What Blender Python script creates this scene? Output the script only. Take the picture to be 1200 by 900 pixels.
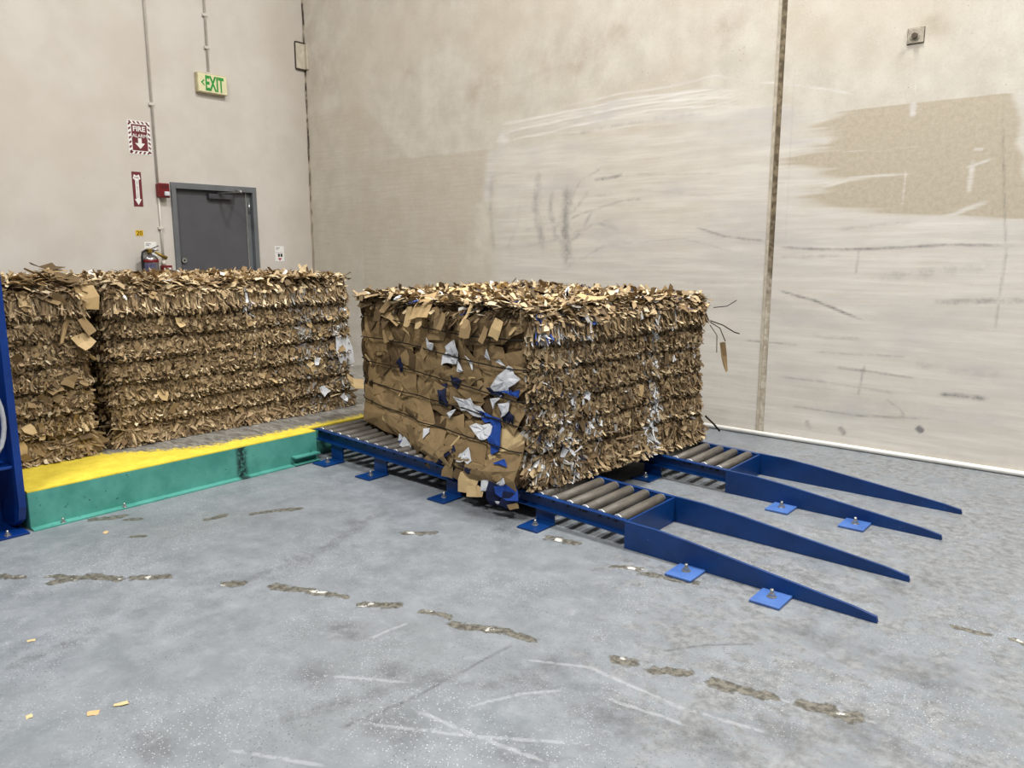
import bpy, bmesh, math, random
import numpy as np
from mathutils import Vector, Matrix
for o in list(bpy.data.objects): bpy.data.objects.remove(o)
S = bpy.context.scene
COL = S.collection
RNG = np.random.default_rng(7)
random.seed(7)

# ------------------------------------------------------------------ camera
cam = bpy.data.cameras.new('camera'); camo = bpy.data.objects.new('camera', cam); COL.objects.link(camo)
cam.sensor_width = 36; cam.lens = 908.88 * 36 / 1200; cam.clip_end = 100
pit, yaw = 0.1727, 0.8765
fw = Vector((-math.cos(yaw)*math.cos(pit), math.sin(yaw)*math.cos(pit), -math.sin(pit)))
rt = fw.cross(Vector((0, 0, 1))).normalized(); up = rt.cross(fw)
camo.matrix_world = Matrix(((rt.x, up.x, -fw.x, 8.2116), (rt.y, up.y, -fw.y, -5.9744), (rt.z, up.z, -fw.z, 1.4849), (0, 0, 0, 1)))
S.camera = camo

# ------------------------------------------------------------------ light: warehouse high-bay lamps and dim room ambience
W = bpy.data.worlds.new('world'); S.world = W; W.use_nodes = True
W.node_tree.nodes['Background'].inputs[0].default_value = (0.95, 0.97, 1.0, 1)
W.node_tree.nodes['Background'].inputs[1].default_value = 0.12
def bay(x, y, p, z=8.0, sx=0.42, sy=1.2):
    l = bpy.data.lights.new('high_bay_light', 'AREA'); l.shape = 'RECTANGLE'; l.size = sx; l.size_y = sy
    l.energy = p; l.color = (1.0, 0.985, 0.955)
    o = bpy.data.objects.new('high_bay_light', l); o.location = (x, y, z); COL.objects.link(o)
for x, y, p in ((6.1, -1.6, 520), (5.4, -6.8, 520), (10.6, -1.6, 570), (10.6, -6.8, 520), (0.9, -7.2, 160)):
    bay(x, y, p)
S.view_settings.view_transform = 'Standard'; S.view_settings.look = 'None'
S.view_settings.gamma = 1; S.view_settings.use_curve_mapping = False
S.view_settings.exposure = -0.29

# ------------------------------------------------------------------ helpers
def lin(c):
    c = np.asarray(c, float) / 255.0
    return np.where(c <= 0.04045, c/12.92, ((c+0.055)/1.055)**2.4)
def L4(r, g, b): return tuple(lin((r, g, b))) + (1.0,)

class NT:
    """small node-tree writer"""
    def __init__(s, name):
        s.m = bpy.data.materials.new(name); s.m.use_nodes = True; s.t = s.m.node_tree
        s.b = s.t.nodes['Principled BSDF']; s.b.inputs['Specular IOR Level'].default_value = 0.35
        s.pos = None
    def n(s, typ, **k):
        nd = s.t.nodes.new(typ)
        for a, v in k.items(): setattr(nd, a, v)
        return nd
    def link(s, a, sock):
        if hasattr(a, 'is_output'): s.t.links.new(a, sock)
        else: sock.default_value = a
    def P(s):
        if s.pos is None: s.pos = s.n('ShaderNodeNewGeometry').outputs['Position']
        return s.pos
    def mapping(s, scale, vec=None, rot=(0, 0, 0)):
        m = s.n('ShaderNodeMapping'); s.link(vec or s.P(), m.inputs['Vector']); m.inputs['Scale'].default_value = scale
        m.inputs['Rotation'].default_value = rot
        return m.outputs[0]
    def noise(s, scale, detail=3, rough=.55, vec=None, dist=0):
        m = s.n('ShaderNodeTexNoise'); s.link(vec or s.P(), m.inputs['Vector'])
        m.inputs['Scale'].default_value = scale; m.inputs['Detail'].default_value = detail; m.inputs['Roughness'].default_value = rough
        m.inputs['Distortion'].default_value = dist
        return m.outputs['Fac']
    def vor(s, scale, vec=None, feat='F1', out='Distance', rand=1):
        m = s.n('ShaderNodeTexVoronoi', feature=feat); s.link(vec or s.P(), m.inputs['Vector']); m.inputs['Scale'].default_value = scale
        m.inputs['Randomness'].default_value = rand
        return m.outputs[out]
    def math(s, op, a, b=0.0, c=0.0):
        m = s.n('ShaderNodeMath', operation=op); s.link(a, m.inputs[0]); s.link(b, m.inputs[1]); s.link(c, m.inputs[2]); return m.outputs[0]
    def ramp(s, v, lo, hi, a=0.0, b=1.0):
        m = s.n('ShaderNodeMapRange', interpolation_type='SMOOTHSTEP'); s.link(v, m.inputs[0])
        for i, x in enumerate((lo, hi, a, b)): s.link(x, m.inputs[i+1])
        return m.outputs[0]
    def mix(s, f, a, b, mode='MIX'):
        m = s.n('ShaderNodeMix', data_type='RGBA', blend_type=mode); s.link(f, m.inputs[0]); s.link(a, m.inputs[6]); s.link(b, m.inputs[7]); return m.outputs[2]
    def attr(s, name):
        return s.n('ShaderNodeAttribute', attribute_name=name)
    def sep(s, v):
        m = s.n('ShaderNodeSeparateXYZ'); s.link(v, m.inputs[0]); return m.outputs
    def bump(s, h, strength=.3, dist=.01):
        m = s.n('ShaderNodeBump'); m.inputs['Strength'].default_value = strength; m.inputs['Distance'].default_value = dist
        s.link(h, m.inputs['Height']); s.t.links.new(m.outputs[0], s.b.inputs['Normal'])
    def done(s, col, rough=.6, metal=0.0):
        s.link(col, s.b.inputs['Base Color']); s.link(rough, s.b.inputs['Roughness']); s.link(metal, s.b.inputs['Metallic']); return s.m

def plain(name, rgb, rough=.5, metal=0, var=.12, scale=18, spec=None):
    t = NT(name); c = L4(*rgb)
    dk = tuple(x*(1-var*1.6) for x in c[:3])+(1,); lt = tuple(min(1, x*(1+var)) for x in c[:3])+(1,)
    f = t.ramp(t.noise(scale, 4), .3, .7)
    if spec is not None: t.b.inputs['Specular IOR Level'].default_value = spec
    return t.done(t.mix(f, dk, lt), rough, metal)

def mesh_obj(name, verts, faces, mat, parent=None, smooth=False):
    me = bpy.data.meshes.new(name); me.from_pydata([tuple(v) for v in verts], [], faces); me.update()
    return link_mesh(name, me, mat, parent, smooth)
def link_mesh(name, me, mat, parent=None, smooth=False):
    if mat and not me.materials: me.materials.append(mat)
    if smooth: me.shade_smooth()
    o = bpy.data.objects.new(name, me); COL.objects.link(o)
    if parent: adopt(o, parent)
    return o
def adopt(o, parent):
    o.parent = parent
    if parent.type == 'EMPTY': o.matrix_parent_inverse = Matrix.Translation(-parent.location)
def from_bm(name, bm, mat, parent=None, smooth=False):
    me = bpy.data.meshes.new(name); bm.normal_update(); bm.to_mesh(me); bm.free(); me.update()
    return link_mesh(name, me, mat, parent, smooth)
def thing(name, label, cat, loc=(0, 0, 0), group=None):
    o = bpy.data.objects.new(name, None); o.location = loc; o.empty_display_size = .05; COL.objects.link(o)
    return tag(o, label, cat, group)
def tag(o, label, cat, group=None):
    o['label'] = label; o['category'] = cat
    if group: o['group'] = group
    return o
def struct(o): o['kind'] = 'structure'; return o

def box_bm(bm, lo, hi, bev=0.0, M=None):
    r = bmesh.ops.create_cube(bm, size=1.0); vs = r['verts']
    lo, hi = Vector(lo), Vector(hi)
    for v in vs: v.co = Vector(((lo.x+hi.x)/2 + v.co.x*(hi.x-lo.x), (lo.y+hi.y)/2 + v.co.y*(hi.y-lo.y), (lo.z+hi.z)/2 + v.co.z*(hi.z-lo.z)))
    if bev > 0:
        es = list({e for v in vs for e in v.link_edges})
        r = bmesh.ops.bevel(bm, geom=es, offset=bev, segments=2, affect='EDGES', profile=.5)
        vs = list({v for f in r['faces'] for v in f.verts} | {v for v in vs if v.is_valid})
    if M: 
        for v in vs: v.co = M @ v.co
    return vs
def box(name, lo, hi, mat, parent=None, bev=0.0, M=None):
    bm = bmesh.new(); box_bm(bm, lo, hi, bev, M); return from_bm(name, bm, mat, parent)
def cyl_bm(bm, a, b, r1, r2=None, seg=14, caps=True):
    a, b = Vector(a), Vector(b); d = b-a; r2 = r1 if r2 is None else r2
    r = bmesh.ops.create_cone(bm, cap_ends=caps, segments=seg, radius1=r1, radius2=r2, depth=d.length)
    M = Matrix.Translation((a+b)/2) @ d.to_track_quat('Z', 'Y').to_matrix().to_4x4()
    for v in r['verts']: v.co = M @ v.co
def cyl(name, a, b, r, mat, parent=None, seg=14, r2=None, smooth=True):
    bm = bmesh.new(); cyl_bm(bm, a, b, r, r2, seg); o = from_bm(name, bm, mat, parent)
    if smooth:
        for p in o.data.polygons: p.use_smooth = len(p.vertices) == 4
    return o
def tube(name, pts, r, mat, parent=None, seg=6, closed=False):
    pts = [Vector(p) for p in pts]; n = len(pts); vs = []; fs = []
    for i, p in enumerate(pts):
        if closed: d = pts[(i+1) % n]-pts[i-1]
        else: d = pts[min(i+1, n-1)]-pts[max(i-1, 0)]
        d.normalize(); ref = Vector((0, 0, 1)) if abs(d.z) < .9 else Vector((1, 0, 0))
        a = d.cross(ref).normalized(); b = d.cross(a)
        for k in range(seg):
            t = 2*math.pi*k/seg; vs.append(p + r*(math.cos(t)*a + math.sin(t)*b))
    for i in range(n if closed else n-1):
        j = (i+1) % n
        for k in range(seg): fs.append((i*seg+k, i*seg+(k+1) % seg, j*seg+(k+1) % seg, j*seg+k))
    if not closed: fs += [tuple(range(seg))[::-1], tuple((n-1)*seg+k for k in range(seg))]
    return mesh_obj(name, vs, fs, mat, parent, True)
def prism(name, poly, axis, a, b, mat, parent=None, M=None):
    """extrude a 2-D polygon along an axis: axis 'x' polygon in (y,z), 'y' in (x,z), 'z' in (x,y)"""
    def mk(p, t): return {'x': (t, p[0], p[1]), 'y': (p[0], t, p[1]), 'z': (p[0], p[1], t)}[axis]
    n = len(poly); vs = [Vector(mk(p, a)) for p in poly]+[Vector(mk(p, b)) for p in poly]
    if M: vs = [M @ v for v in vs]
    fs = [tuple(range(n)), tuple(range(2*n-1, n-1, -1))]+[(i, i+n, (i+1) % n+n, (i+1) % n) for i in range(n)]
    bm = bmesh.new(); bv = [bm.verts.new(v) for v in vs]
    for f in fs: bm.faces.new([bv[i] for i in f])
    bmesh.ops.recalc_face_normals(bm, faces=bm.faces[:])
    return from_bm(name, bm, mat, parent)
def sstep(x, a, b):
    t = np.clip((x-a)/(b-a), 0, 1); return t*t*(3-2*t)
def vnoise(x, y, sc, seed=0):
    """bilinear value noise on numpy arrays"""
    rg = np.random.default_rng(seed); T = rg.random((64, 64)); x = x*sc+13.7; y = y*sc+7.3
    xi = np.floor(x).astype(int); yi = np.floor(y).astype(int); fx = x-xi; fy = y-yi; fx = fx*fx*(3-2*fx); fy = fy*fy*(3-2*fy)
    g = lambda a, b: T[a % 64, b % 64]
    return (g(xi, yi)*(1-fx)+g(xi+1, yi)*fx)*(1-fy)+(g(xi, yi+1)*(1-fx)+g(xi+1, yi+1)*fx)*fy
def fbm(x, y, sc, seed=0, o=4):
    s = 0; a = .5
    for i in range(o): s = s+a*vnoise(x, y, sc*2**i, seed+i); a *= .5
    return s/(1-.5**o)
def pdist(X, Y, pts):
    d = np.full(X.shape, 9.0); tt = np.zeros(X.shape); n = len(pts)-1
    for i in range(n):
        (ax, ay), (bx, by) = pts[i], pts[i+1]; dx, dy = bx-ax, by-ay
        t = np.clip(((X-ax)*dx+(Y-ay)*dy)/(dx*dx+dy*dy+1e-9), 0, 1); e = np.hypot(X-ax-t*dx, Y-ay-t*dy)
        m = e < d; d = np.where(m, e, d); tt = np.where(m, (i+t)/n, tt)
    return d, tt
def grid_mesh(name, us, vs, fn, attr_fn, mat, parent=None):
    """grid over us x vs; fn(U,V)->xyz ; attr_fn(U,V)->rgba stored as point colour 'wear_shade'"""
    U, V = np.meshgrid(us, vs, indexing='ij'); X, Y, Z = fn(U, V); nu, nv = U.shape
    co = np.stack([X, Y, Z], -1).reshape(-1, 3)
    idx = np.arange(nu*nv).reshape(nu, nv)
    q = np.stack([idx[:-1, :-1], idx[1:, :-1], idx[1:, 1:], idx[:-1, 1:]], -1).reshape(-1, 4)
    me = np_mesh(name, co, q)
    if attr_fn:
        a = me.color_attributes.new('wear_shade', 'FLOAT_COLOR', 'POINT'); a.data.foreach_set('color', np.clip(attr_fn(U, V), 0, 1).reshape(-1).astype(np.float32))
    return link_mesh(name, me, mat, parent)
def np_mesh(name, co, quads):
    me = bpy.data.meshes.new(name); k = quads.shape[1]
    me.vertices.add(len(co)); me.vertices.foreach_set('co', np.ascontiguousarray(co, np.float32).reshape(-1))
    me.loops.add(quads.size); me.loops.foreach_set('vertex_index', np.ascontiguousarray(quads, np.int32).reshape(-1))
    me.polygons.add(len(quads)); me.polygons.foreach_set('loop_start', np.arange(0, quads.size, k, dtype=np.int32))
    me.update(calc_edges=True); return me
def text(name, s, size, mat, parent, M, width=None, thick=.0006, bold=.0, height=None):
    cu = bpy.data.curves.new(name, 'FONT'); cu.body = s; cu.size = size; cu.align_x = 'CENTER'; cu.align_y = 'CENTER'; cu.extrude = thick; cu.offset = bold
    cu.resolution_u = 3
    to = bpy.data.objects.new(name, cu); COL.objects.link(to)
    me = bpy.data.meshes.new_from_object(to.evaluated_get(bpy.context.evaluated_depsgraph_get())); bpy.data.objects.remove(to); bpy.data.curves.remove(cu)
    co = np.empty(len(me.vertices)*3, np.float32); me.vertices.foreach_get('co', co); co = co.reshape(-1, 3)
    mn, mx = co.min(0), co.max(0); co[:, :2] -= ((mn+mx)/2)[:2]
    if width: co[:, 0] *= width/(mx[0]-mn[0])
    if height: co[:, 1] *= height/(mx[1]-mn[1])
    me.vertices.foreach_set('co', co.reshape(-1)); me.transform(M); me.update(); me.name = name
    return link_mesh(name, me, mat, parent)
def LW(y, z, out=0.0):   # frame on the left wall: local x -> +y, local y -> +z, local z -> +x
    return Matrix(((0, 0, 1, out), (1, 0, 0, y), (0, 1, 0, z), (0, 0, 0, 1)))

# ------------------------------------------------------------------ materials of the setting
def mat_back_wall():
    t = NT('tilt_up_concrete'); a = t.attr('wear_shade'); w, g, b = t.sep(a.outputs['Vector']); al = a.outputs['Alpha']
    fine = t.noise(60, 5, .7); mid = t.noise(4, 5, .6); big = t.noise(.7, 3, .5)
    streak = t.noise(3.0, 5, .65, t.mapping((.35, 1, 5.5))); streakf = t.noise(9, 5, .7, t.mapping((.25, 1, 5.0)))
    col = t.mix(t.ramp(mid, .3, .7), L4(197, 190, 177), L4(214, 208, 196))
    col = t.mix(t.math('MULTIPLY', t.ramp(big, .45, .65), .5), col, L4(198, 187, 168))
    col = t.mix(t.ramp(fine, .52, .72, 0, .35), col, L4(168, 157, 138)); col = t.mix(t.ramp(fine, .46, .3, 0, .4), col, L4(224, 218, 205))
    pits = t.ramp(t.vor(26), .10, .05); col = t.mix(t.math('MULTIPLY', pits, t.ramp(t.noise(3), .5, .62)), col, L4(120, 105, 85))
    tanc = t.mix(t.ramp(t.noise(30, 5, .75), .25, .75), L4(178, 166, 146), L4(195, 184, 165))
    col = t.mix(t.ramp(t.math('ADD', g, t.math('MULTIPLY', t.math('SUBTRACT', streakf, .5), .5)), .25, .75), col, tanc)
    wh = t.mix(t.ramp(streak, .35, .65), L4(206, 200, 191), L4(222, 217, 208)); wh = t.mix(t.math('MULTIPLY', t.ramp(w, .7, 1.0), t.ramp(streakf, .3, .6)), wh, L4(232, 228, 221))
    wh = t.mix(t.math('MULTIPLY', t.ramp(t.noise(1.6, 4, .6, t.mapping((.6, 1, 2.2))), .45, .7), .6), wh, L4(186, 182, 180))
    wf = t.math('ADD', w, t.math('MULTIPLY', t.math('SUBTRACT', streakf, .5), .9))
    col = t.mix(t.ramp(wf, .25, .75), col, wh)
    sc = t.math('ADD', b, t.math('MULTIPLY', t.math('SUBTRACT', t.noise(11, 6, .75), .5), t.math('MULTIPLY', b, 2.6)))
    col = t.mix(t.ramp(sc, .12, .95, 0, .8), col, L4(104, 102, 104))
    br = t.math('MULTIPLY', al, t.ramp(t.noise(5, 5, .65), .3, .65))
    col = t.mix(t.math('MULTIPLY', br, .75), col, L4(140, 112, 76))
    t.bump(t.math('ADD', fine, t.math('MULTIPLY', pits, -.8)), .18, .004)
    return t.done(col, .75)
def mat_left_wall():
    t = NT('painted_concrete'); mid = t.noise(2.2, 4, .6); big = t.noise(.6, 3)
    col = t.mix(t.ramp(mid, .3, .7), L4(198, 191, 182), L4(207, 201, 193))
    col = t.mix(t.math('MULTIPLY', t.ramp(big, .45, .7), .55), col, L4(196, 187, 174))
    y = t.sep(t.P())[1]
    st = t.math('MULTIPLY', t.ramp(t.math('ADD', y, t.math('MULTIPLY', t.noise(1.3, 5, .65), .9)), -.3, .55), .4)  # corner shade painted into the wall colour, mixed with brownish grime
    col = t.mix(st, col, L4(152, 141, 124))
    sp = t.math('MULTIPLY', t.ramp(t.vor(14), .05, .02), t.ramp(t.noise(2.5), .58, .66))
    col = t.mix(sp, col, L4(120, 108, 92))
    t.bump(t.noise(50, 4, .6), .12, .004)
    return t.done(col, .7)
def mat_floor():
    t = NT('painted_concrete_floor'); a = t.attr('wear_shade'); ch, gr, sc = t.sep(a.outputs['Vector']); bare = a.outputs['Alpha']
    fine = t.noise(55, 6, .75); mid = t.noise(5, 6, .7); big = t.noise(.9, 4, .6)
    col = t.mix(t.ramp(mid, .3, .72), L4(112, 118, 124), L4(134, 139, 145))
    col = t.mix(t.math('MULTIPLY', t.ramp(big, .4, .65), .5), col, L4(120, 124, 126))
    # paint worn to the slab
    br = t.ramp(t.math('ADD', bare, t.math('MULTIPLY', t.math('SUBTRACT', t.noise(7, 7, .78), .5), 1.5)), .42, .62)
    col = t.mix(t.math('MULTIPLY', br, .8), col, t.mix(t.ramp(t.noise(24, 5, .7), .35, .65), L4(98, 99, 100), L4(138, 139, 140)))
    grm = t.ramp(t.math('ADD', gr, t.math('MULTIPLY', t.math('SUBTRACT', t.noise(16, 7, .8), .5), t.math('MULTIPLY', gr, 3.0))), .15, .95, 0, .72)
    col = t.mix(grm, col, L4(72, 73, 75))
    col = t.mix(t.math('MULTIPLY', t.ramp(fine, .60, .72), .45), col, L4(82, 85, 89))
    col = t.mix(t.math('MULTIPLY', t.ramp(fine, .40, .29), .5), col, L4(168, 172, 177))
    v1 = t.vor(75); col = t.mix(t.math('MULTIPLY', t.ramp(v1, .22, .13), t.ramp(t.noise(3.1), .40, .6, .05, .8)), col, L4(70, 72, 76))
    v2 = t.vor(88, t.mapping((1, 1, 1), rot=(0, 0, .7))); col = t.mix(t.math('MULTIPLY', t.ramp(v2, .22, .13), t.ramp(t.noise(1.7), .42, .62, .04, .7)), col, L4(205, 208, 212))
    gn = t.noise(13, 7, .8); col = t.mix(t.ramp(gn, .5, .75, 0, .5), col, L4(98, 100, 103)); col = t.mix(t.ramp(gn, .5, .27, 0, .4), col, L4(160, 164, 168))
    scm = t.ramp(t.math('MULTIPLY', sc, t.ramp(t.noise(25, 4, .7), .25, .6)), .15, .6)
    col = t.mix(t.math('MULTIPLY', scm, .28), col, L4(188, 190, 194))
    cn = t.math('ADD', ch, t.math('MULTIPLY', t.math('SUBTRACT', t.noise(26, 5, .65), .5), 1.7))
    chm = t.ramp(cn, .48, .54); rim = t.ramp(cn, .36, .48)
    cc = t.mix(t.ramp(t.noise(40, 4, .7), .4, .6), L4(74, 72, 66), L4(114, 111, 102))
    cc = t.mix(t.ramp(t.noise(11, 4, .6), .6, .66), cc, L4(206, 203, 196))
    col = t.mix(t.math('MULTIPLY', rim, .55), col, L4(66, 67, 67)); col = t.mix(chm, col, cc)
    t.bump(t.math('ADD', t.math('MULTIPLY', fine, .4), t.math('MULTIPLY', chm, -1.2)), .25, .004)
    return t.done(col, t.ramp(mid, .3, .7, .38, .55))

MW, MLW, MF = mat_back_wall(), mat_left_wall(), mat_floor()

# ------------------------------------------------------------------ floor
CH = [[(4.2, -4.93), (4.34, -4.84)], [(4.43, -4.76), (4.7, -4.56)], [(4.75, -4.5), (4.87, -4.4)], [(5.11, -4.25), (5.16, -4.23)], [(5.3, -4.15), (5.65, -4.02)],
      [(5.77, -4.0), (5.88, -3.93)], [(6.0, -3.9), (6.11, -3.86)], [(6.16, -3.88), (6.26, -3.85), (6.38, -3.82), (6.49, -3.79)], [(6.83, -3.71), (6.89, -3.68)],
      [(6.97, -3.68), (7.06, -3.64)], [(7.18, -3.63), (7.37, -3.58)], [(7.45, -3.57), (7.54, -3.54)], [(7.58, -3.54), (7.61, -3.52)], [(5.9, -2.9), (6.06, -2.87)],
      [(6.37, -2.98), (6.47, -2.94)], [(6.52, -2.97), (6.73, -2.92)], [(7.72, -2.63), (7.82, -2.62)], [(7.91, -2.61), (7.96, -2.61)], [(5.25, -3.34), (5.41, -3.23)],
      [(3.78, -4.3), (3.84, -4.16)], [(3.92, -4.17), (3.97, -4.13)], [(4.38, -3.66), (4.49, -3.47)], [(4.51, -4.78), (4.59, -4.62)], [(4.21, -4.27), (4.25, -4.23)], [(4.25, -3.9), (4.29, -3.79)]]
SCR = [[(6.4, -4.56), (6.74, -4.37), (7.02, -4.19)], [(6.47, -4.4), (6.74, -4.37), (7.01, -4.33)], [(6.61, -4.28), (6.7, -4.1), (6.8, -3.99)], [(6.56, -3.93), (6.78, -3.82), (7.15, -3.83)],
       [(7.1, -3.84), (7.43, -3.78)], [(6.1, -4.45), (6.35, -4.3)], [(6.2, -4.9), (6.5, -4.75)], [(7.3, -3.6), (7.7, -3.5)], [(6.0, -4.2), (6.02, -4.0)], [(6.9, -3.95), (7.25, -3.9)]]
DRK = [[(6.38, -4.61), (6.43, -4.38), (6.46, -3.88)], [(6.93, -3.54), (7.02, -3.41), (7.16, -3.28)]]
GRM_SHADE = [(7.3, -3.94, .16), (6.06, -4.47, .12), (6.25, -4.29, .1), (6.02, -5.04, .1), (6.67, -4.03, .14), (7.01, -4.01, .18), (7.63, -3.61, .14), (7.74, -3.14, .16), (7.45, -2.4, .07), (6.89, -2.22, .12), (7.72, -3.59, .1), (7.33, -3.05, .14),
       (6.67, -3.89, .1), (5.34, -2.86, .08), (5.67, -2.94, .1), (5.1, -2.83, .06), (5.9, -4.2, .12), (6.5, -4.5, .16), (6.9, -4.35, .16), (7.45, -3.75, .12), (7.55, -2.2, .08), (4.95, -3.4, .1), (5.15, -3.9, .12)]  # grime, plus three blobs beside the near rail painting the bale's soft shadow
STK = [[(5.17, -5.14), (5.15, -4.9)], [(5.13, -4.34), (5.17, -3.87), (4.93, -3.18)], [(6.2, -4.7), (6.4, -4.2)], [(6.3, -4.3), (6.9, -3.9)], [(7.0, -2.2), (7.5, -2.35)], [(7.2, -3.1), (7.8, -3.0)], [(6.9, -2.5), (7.4, -2.6)]]
def floor_wear_shade(U, V):
    wx = U+.06*(fbm(U, V, 7, 3)-.5); wy = V+.06*(fbm(U, V, 7, 9)-.5)
    c = np.zeros(U.shape); g = np.zeros(U.shape); s = np.zeros(U.shape)
    for i, p in enumerate(CH):
        d, t = pdist(wx, wy, p); rr = .018+.045*fbm(U, V, 6, 17+i); c = np.maximum(c, np.clip(1.1-d/rr, 0, 1))
    for p in SCR:
        d, t = pdist(U+.015*(fbm(U, V, 2, 5)-.5), V+.015*(fbm(U, V, 2, 6)-.5), p); s = np.maximum(s, np.clip(1.15-d/.011, 0, 1)*np.minimum(1, 6*np.minimum(t+.04, 1.04-t)))
    for x, y, r in GRM_SHADE:
        d = np.hypot((wx-x)*1.0, (wy-y)*1.3)/r; g = np.maximum(g, .6*np.exp(-d*d*.8))
    for p in STK:
        d, t = pdist(wx, wy, p); g = np.maximum(g, .5*np.exp(-(d/.05)**2))
    for p in DRK:
        d, t = pdist(U, V, p); g = np.maximum(g, (.75*np.clip(1.2-d/.012, 0, 1)))
    bare = .10+.42*sstep(.75*U+.35*(V+4), 4.3, 5.6)+.2*(fbm(U, V, 1.2, 21)-.5)*2
    return np.stack([c, np.clip(g, 0, 1), s, bare], -1)
def axis(lo, a, b, hi, fine, coarse):
    return np.concatenate([np.arange(lo, a, coarse), np.arange(a, b, fine), np.arange(b, hi+coarse*.5, coarse)])
fl = struct(grid_mesh('floor', axis(-.2, 3.6, 8.4, 14, .0125, .4), axis(-11, -5.5, -2.0, 0.25, .0125, .25), lambda u, v: (u, v, 0*u), floor_wear_shade, MF))

# ------------------------------------------------------------------ back wall (two tilt-up panels with a joint)
WST = [*[([(3.08+k*.03, 2.66-o), (3.15+k*.03, 2.68-o), (3.91, 2.71-o*.9), (4.72, 2.75-o*.8), (5.33, 2.73-o*.8), (5.76+.1*k, 2.64-o)], .016, a) for k, (o, a) in enumerate(((0, 1.1), (.035, .9), (.07, 1.2), (.11, .8), (.15, 1.1)))], ([(5.48, 2.78), (5.86, 2.7), (6.22, 2.61), (6.49, 2.54)], .012, .9), ([(3.23, 2.72), (4.39, 2.79), (5.3, 2.82), (5.75, 2.72)], .014, .8),
       ([(3.15, 2.54), (4.7, 2.58), (5.8, 2.50), (6.2, 2.46)], .10, .72), ([(6.78, 2.49), (6.78, 2.35)], .03, .75), ([(7.17, 2.1), (7.16, 1.8)], .028, .62), ([(6.77, 2.1), (6.76, 1.7)], .012, .6), ([(7.15, 2.12), (7.24, 2.11)], .018, .6), ([(6.78, 2.62), (6.78, 2.5)], .008, .8),
       ([(6.9, 1.66), (7.1, 1.72), (7.4, 1.85)], .025, .6), ([(7.1, 2.0), (7.3, 2.06)], .01, .8), ([(6.05, 2.2), (6.6, 2.16), (7.0, 2.18)], .006, .6), ([(6.0, 2.28), (6.3, 2.25)], .03, .7), ([(5.9, 1.85), (6.4, 1.98), (7.0, 2.0)], .02, .6),
       ([(3.0, 2.6), (2.95, 2.2), (2.9, 1.8)], .10, .7), ([(3.05, 2.62), (3.2, 2.45)], .1, .9)]
SCF = [([(3.75, 2.05), (3.7, 1.85), (3.78, 1.6), (3.95, 1.45)], .05, .4), ([(3.8, 1.75), (4.0, 1.85), (4.15, 2.02)], .03, .4), ([(3.85, 1.5), (4.05, 1.62), (4.2, 1.85)], .035, .4), ([(3.15, 1.45), (3.3, 1.7), (3.35, 2.0)], .04, .25), ([(4.3, 2.2), (4.05, 2.1), (3.95, 1.95)], .02, .35), ([(3.3, 1.65), (3.7, 1.72), (4.1, 1.7), (4.6, 1.76)], .02, .3), ([(4.0, 1.35), (4.3, 1.5), (4.7, 1.55)], .025, .3), ([(3.9, 1.4), (3.95, 1.3)], .12, .35), ([(2.99, 2.25), (2.95, 1.92), (3.01, 1.39)], .05, .34), ([(3.57, 2.24), (3.53, 1.86), (3.65, 1.42)], .07, .42), ([(3.92, 2.08), (3.88, 1.73), (3.91, 1.3)], .08, .55), ([(4.18, 2.09), (4.36, 2.1), (4.51, 2.12)], .02, .6), ([(4.54, 2.12), (5.07, 2.09), (5.44, 2.08)], .012, .35),
       ([(3.61, 1.62), (4.05, 1.8), (4.5, 1.9), (4.75, 1.91)], .02, .4), ([(3.34, 1.5), (3.86, 1.58), (4.24, 1.71), (4.51, 1.64)], .03, .38), ([(5.2, 1.66), (5.47, 1.58), (5.82, 1.54)], .008, .8), ([(4.6, 1.53), (5.09, 1.57), (5.62, 1.44)], .007, .5),
       ([(5.92, 1.17), (6.21, 1.1), (6.59, 0.96)], .008, .95), ([(5.86, 1.5), (6.34, 1.48), (7.06, 1.51), (7.5, 1.5)], .010, .75), ([(5.9, 1.42), (6.4, 1.44)], .02, .4), ([(5.66, .76), (6.14, .75)], .012, .5), ([(6.2, .71), (6.92, .73)], .008, .6), ([(6.03, .27), (6.55, .26), (7.11, .31)], .010, .6),
       ([(6.37, .61), (6.98, .58)], .010, .65), ([(6.98, .24), (7.02, .2)], .025, 1.0), ([(7.1, .49), (7.41, .49)], .02, .75), ([(7.0, 1.12), (7.6, 1.16)], .03, .5), ([(6.6, 1.28), (7.4, 1.38)], .06, .35), ([(6.9, .68), (7.5, .64)], .06, .3), ([(3.9, 2.5), (4.6, 2.55), (5.3, 2.56)], .03, .35),
       ([(4.1, 1.95), (4.7, 1.98), (5.4, 1.9)], .02, .3), ([(5.0, 1.72), (5.4, 1.76)], .02, .3), ([(5.1, 1.2), (5.8, 1.22)], .02, .3), ([(6.57, .4), (6.6, .65)], .010, .6), ([(6.3, 1.62), (6.9, 1.68)], .02, .35), ([(7.3, 2.4), (7.41, 1.44), (7.39, .9)], .008, .6), ([(5.95, 2.92), (5.96, 1.43)], .005, .5),
       ([(6.5, 1.5), (6.49, 1.3)], .008, .6), ([(6.2, .85), (6.3, .82), (6.6, .84)], .02, .35), ([(5.9, .5), (6.4, .48), (6.9, .46)], .018, .4), ([(6.2, .17), (6.25, .1)], .03, .5), ([(6.45, .16), (6.5, .1)], .03, .55), ([(6.75, .42), (6.85, .36), (6.9, .3)], .008, .6)]
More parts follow.
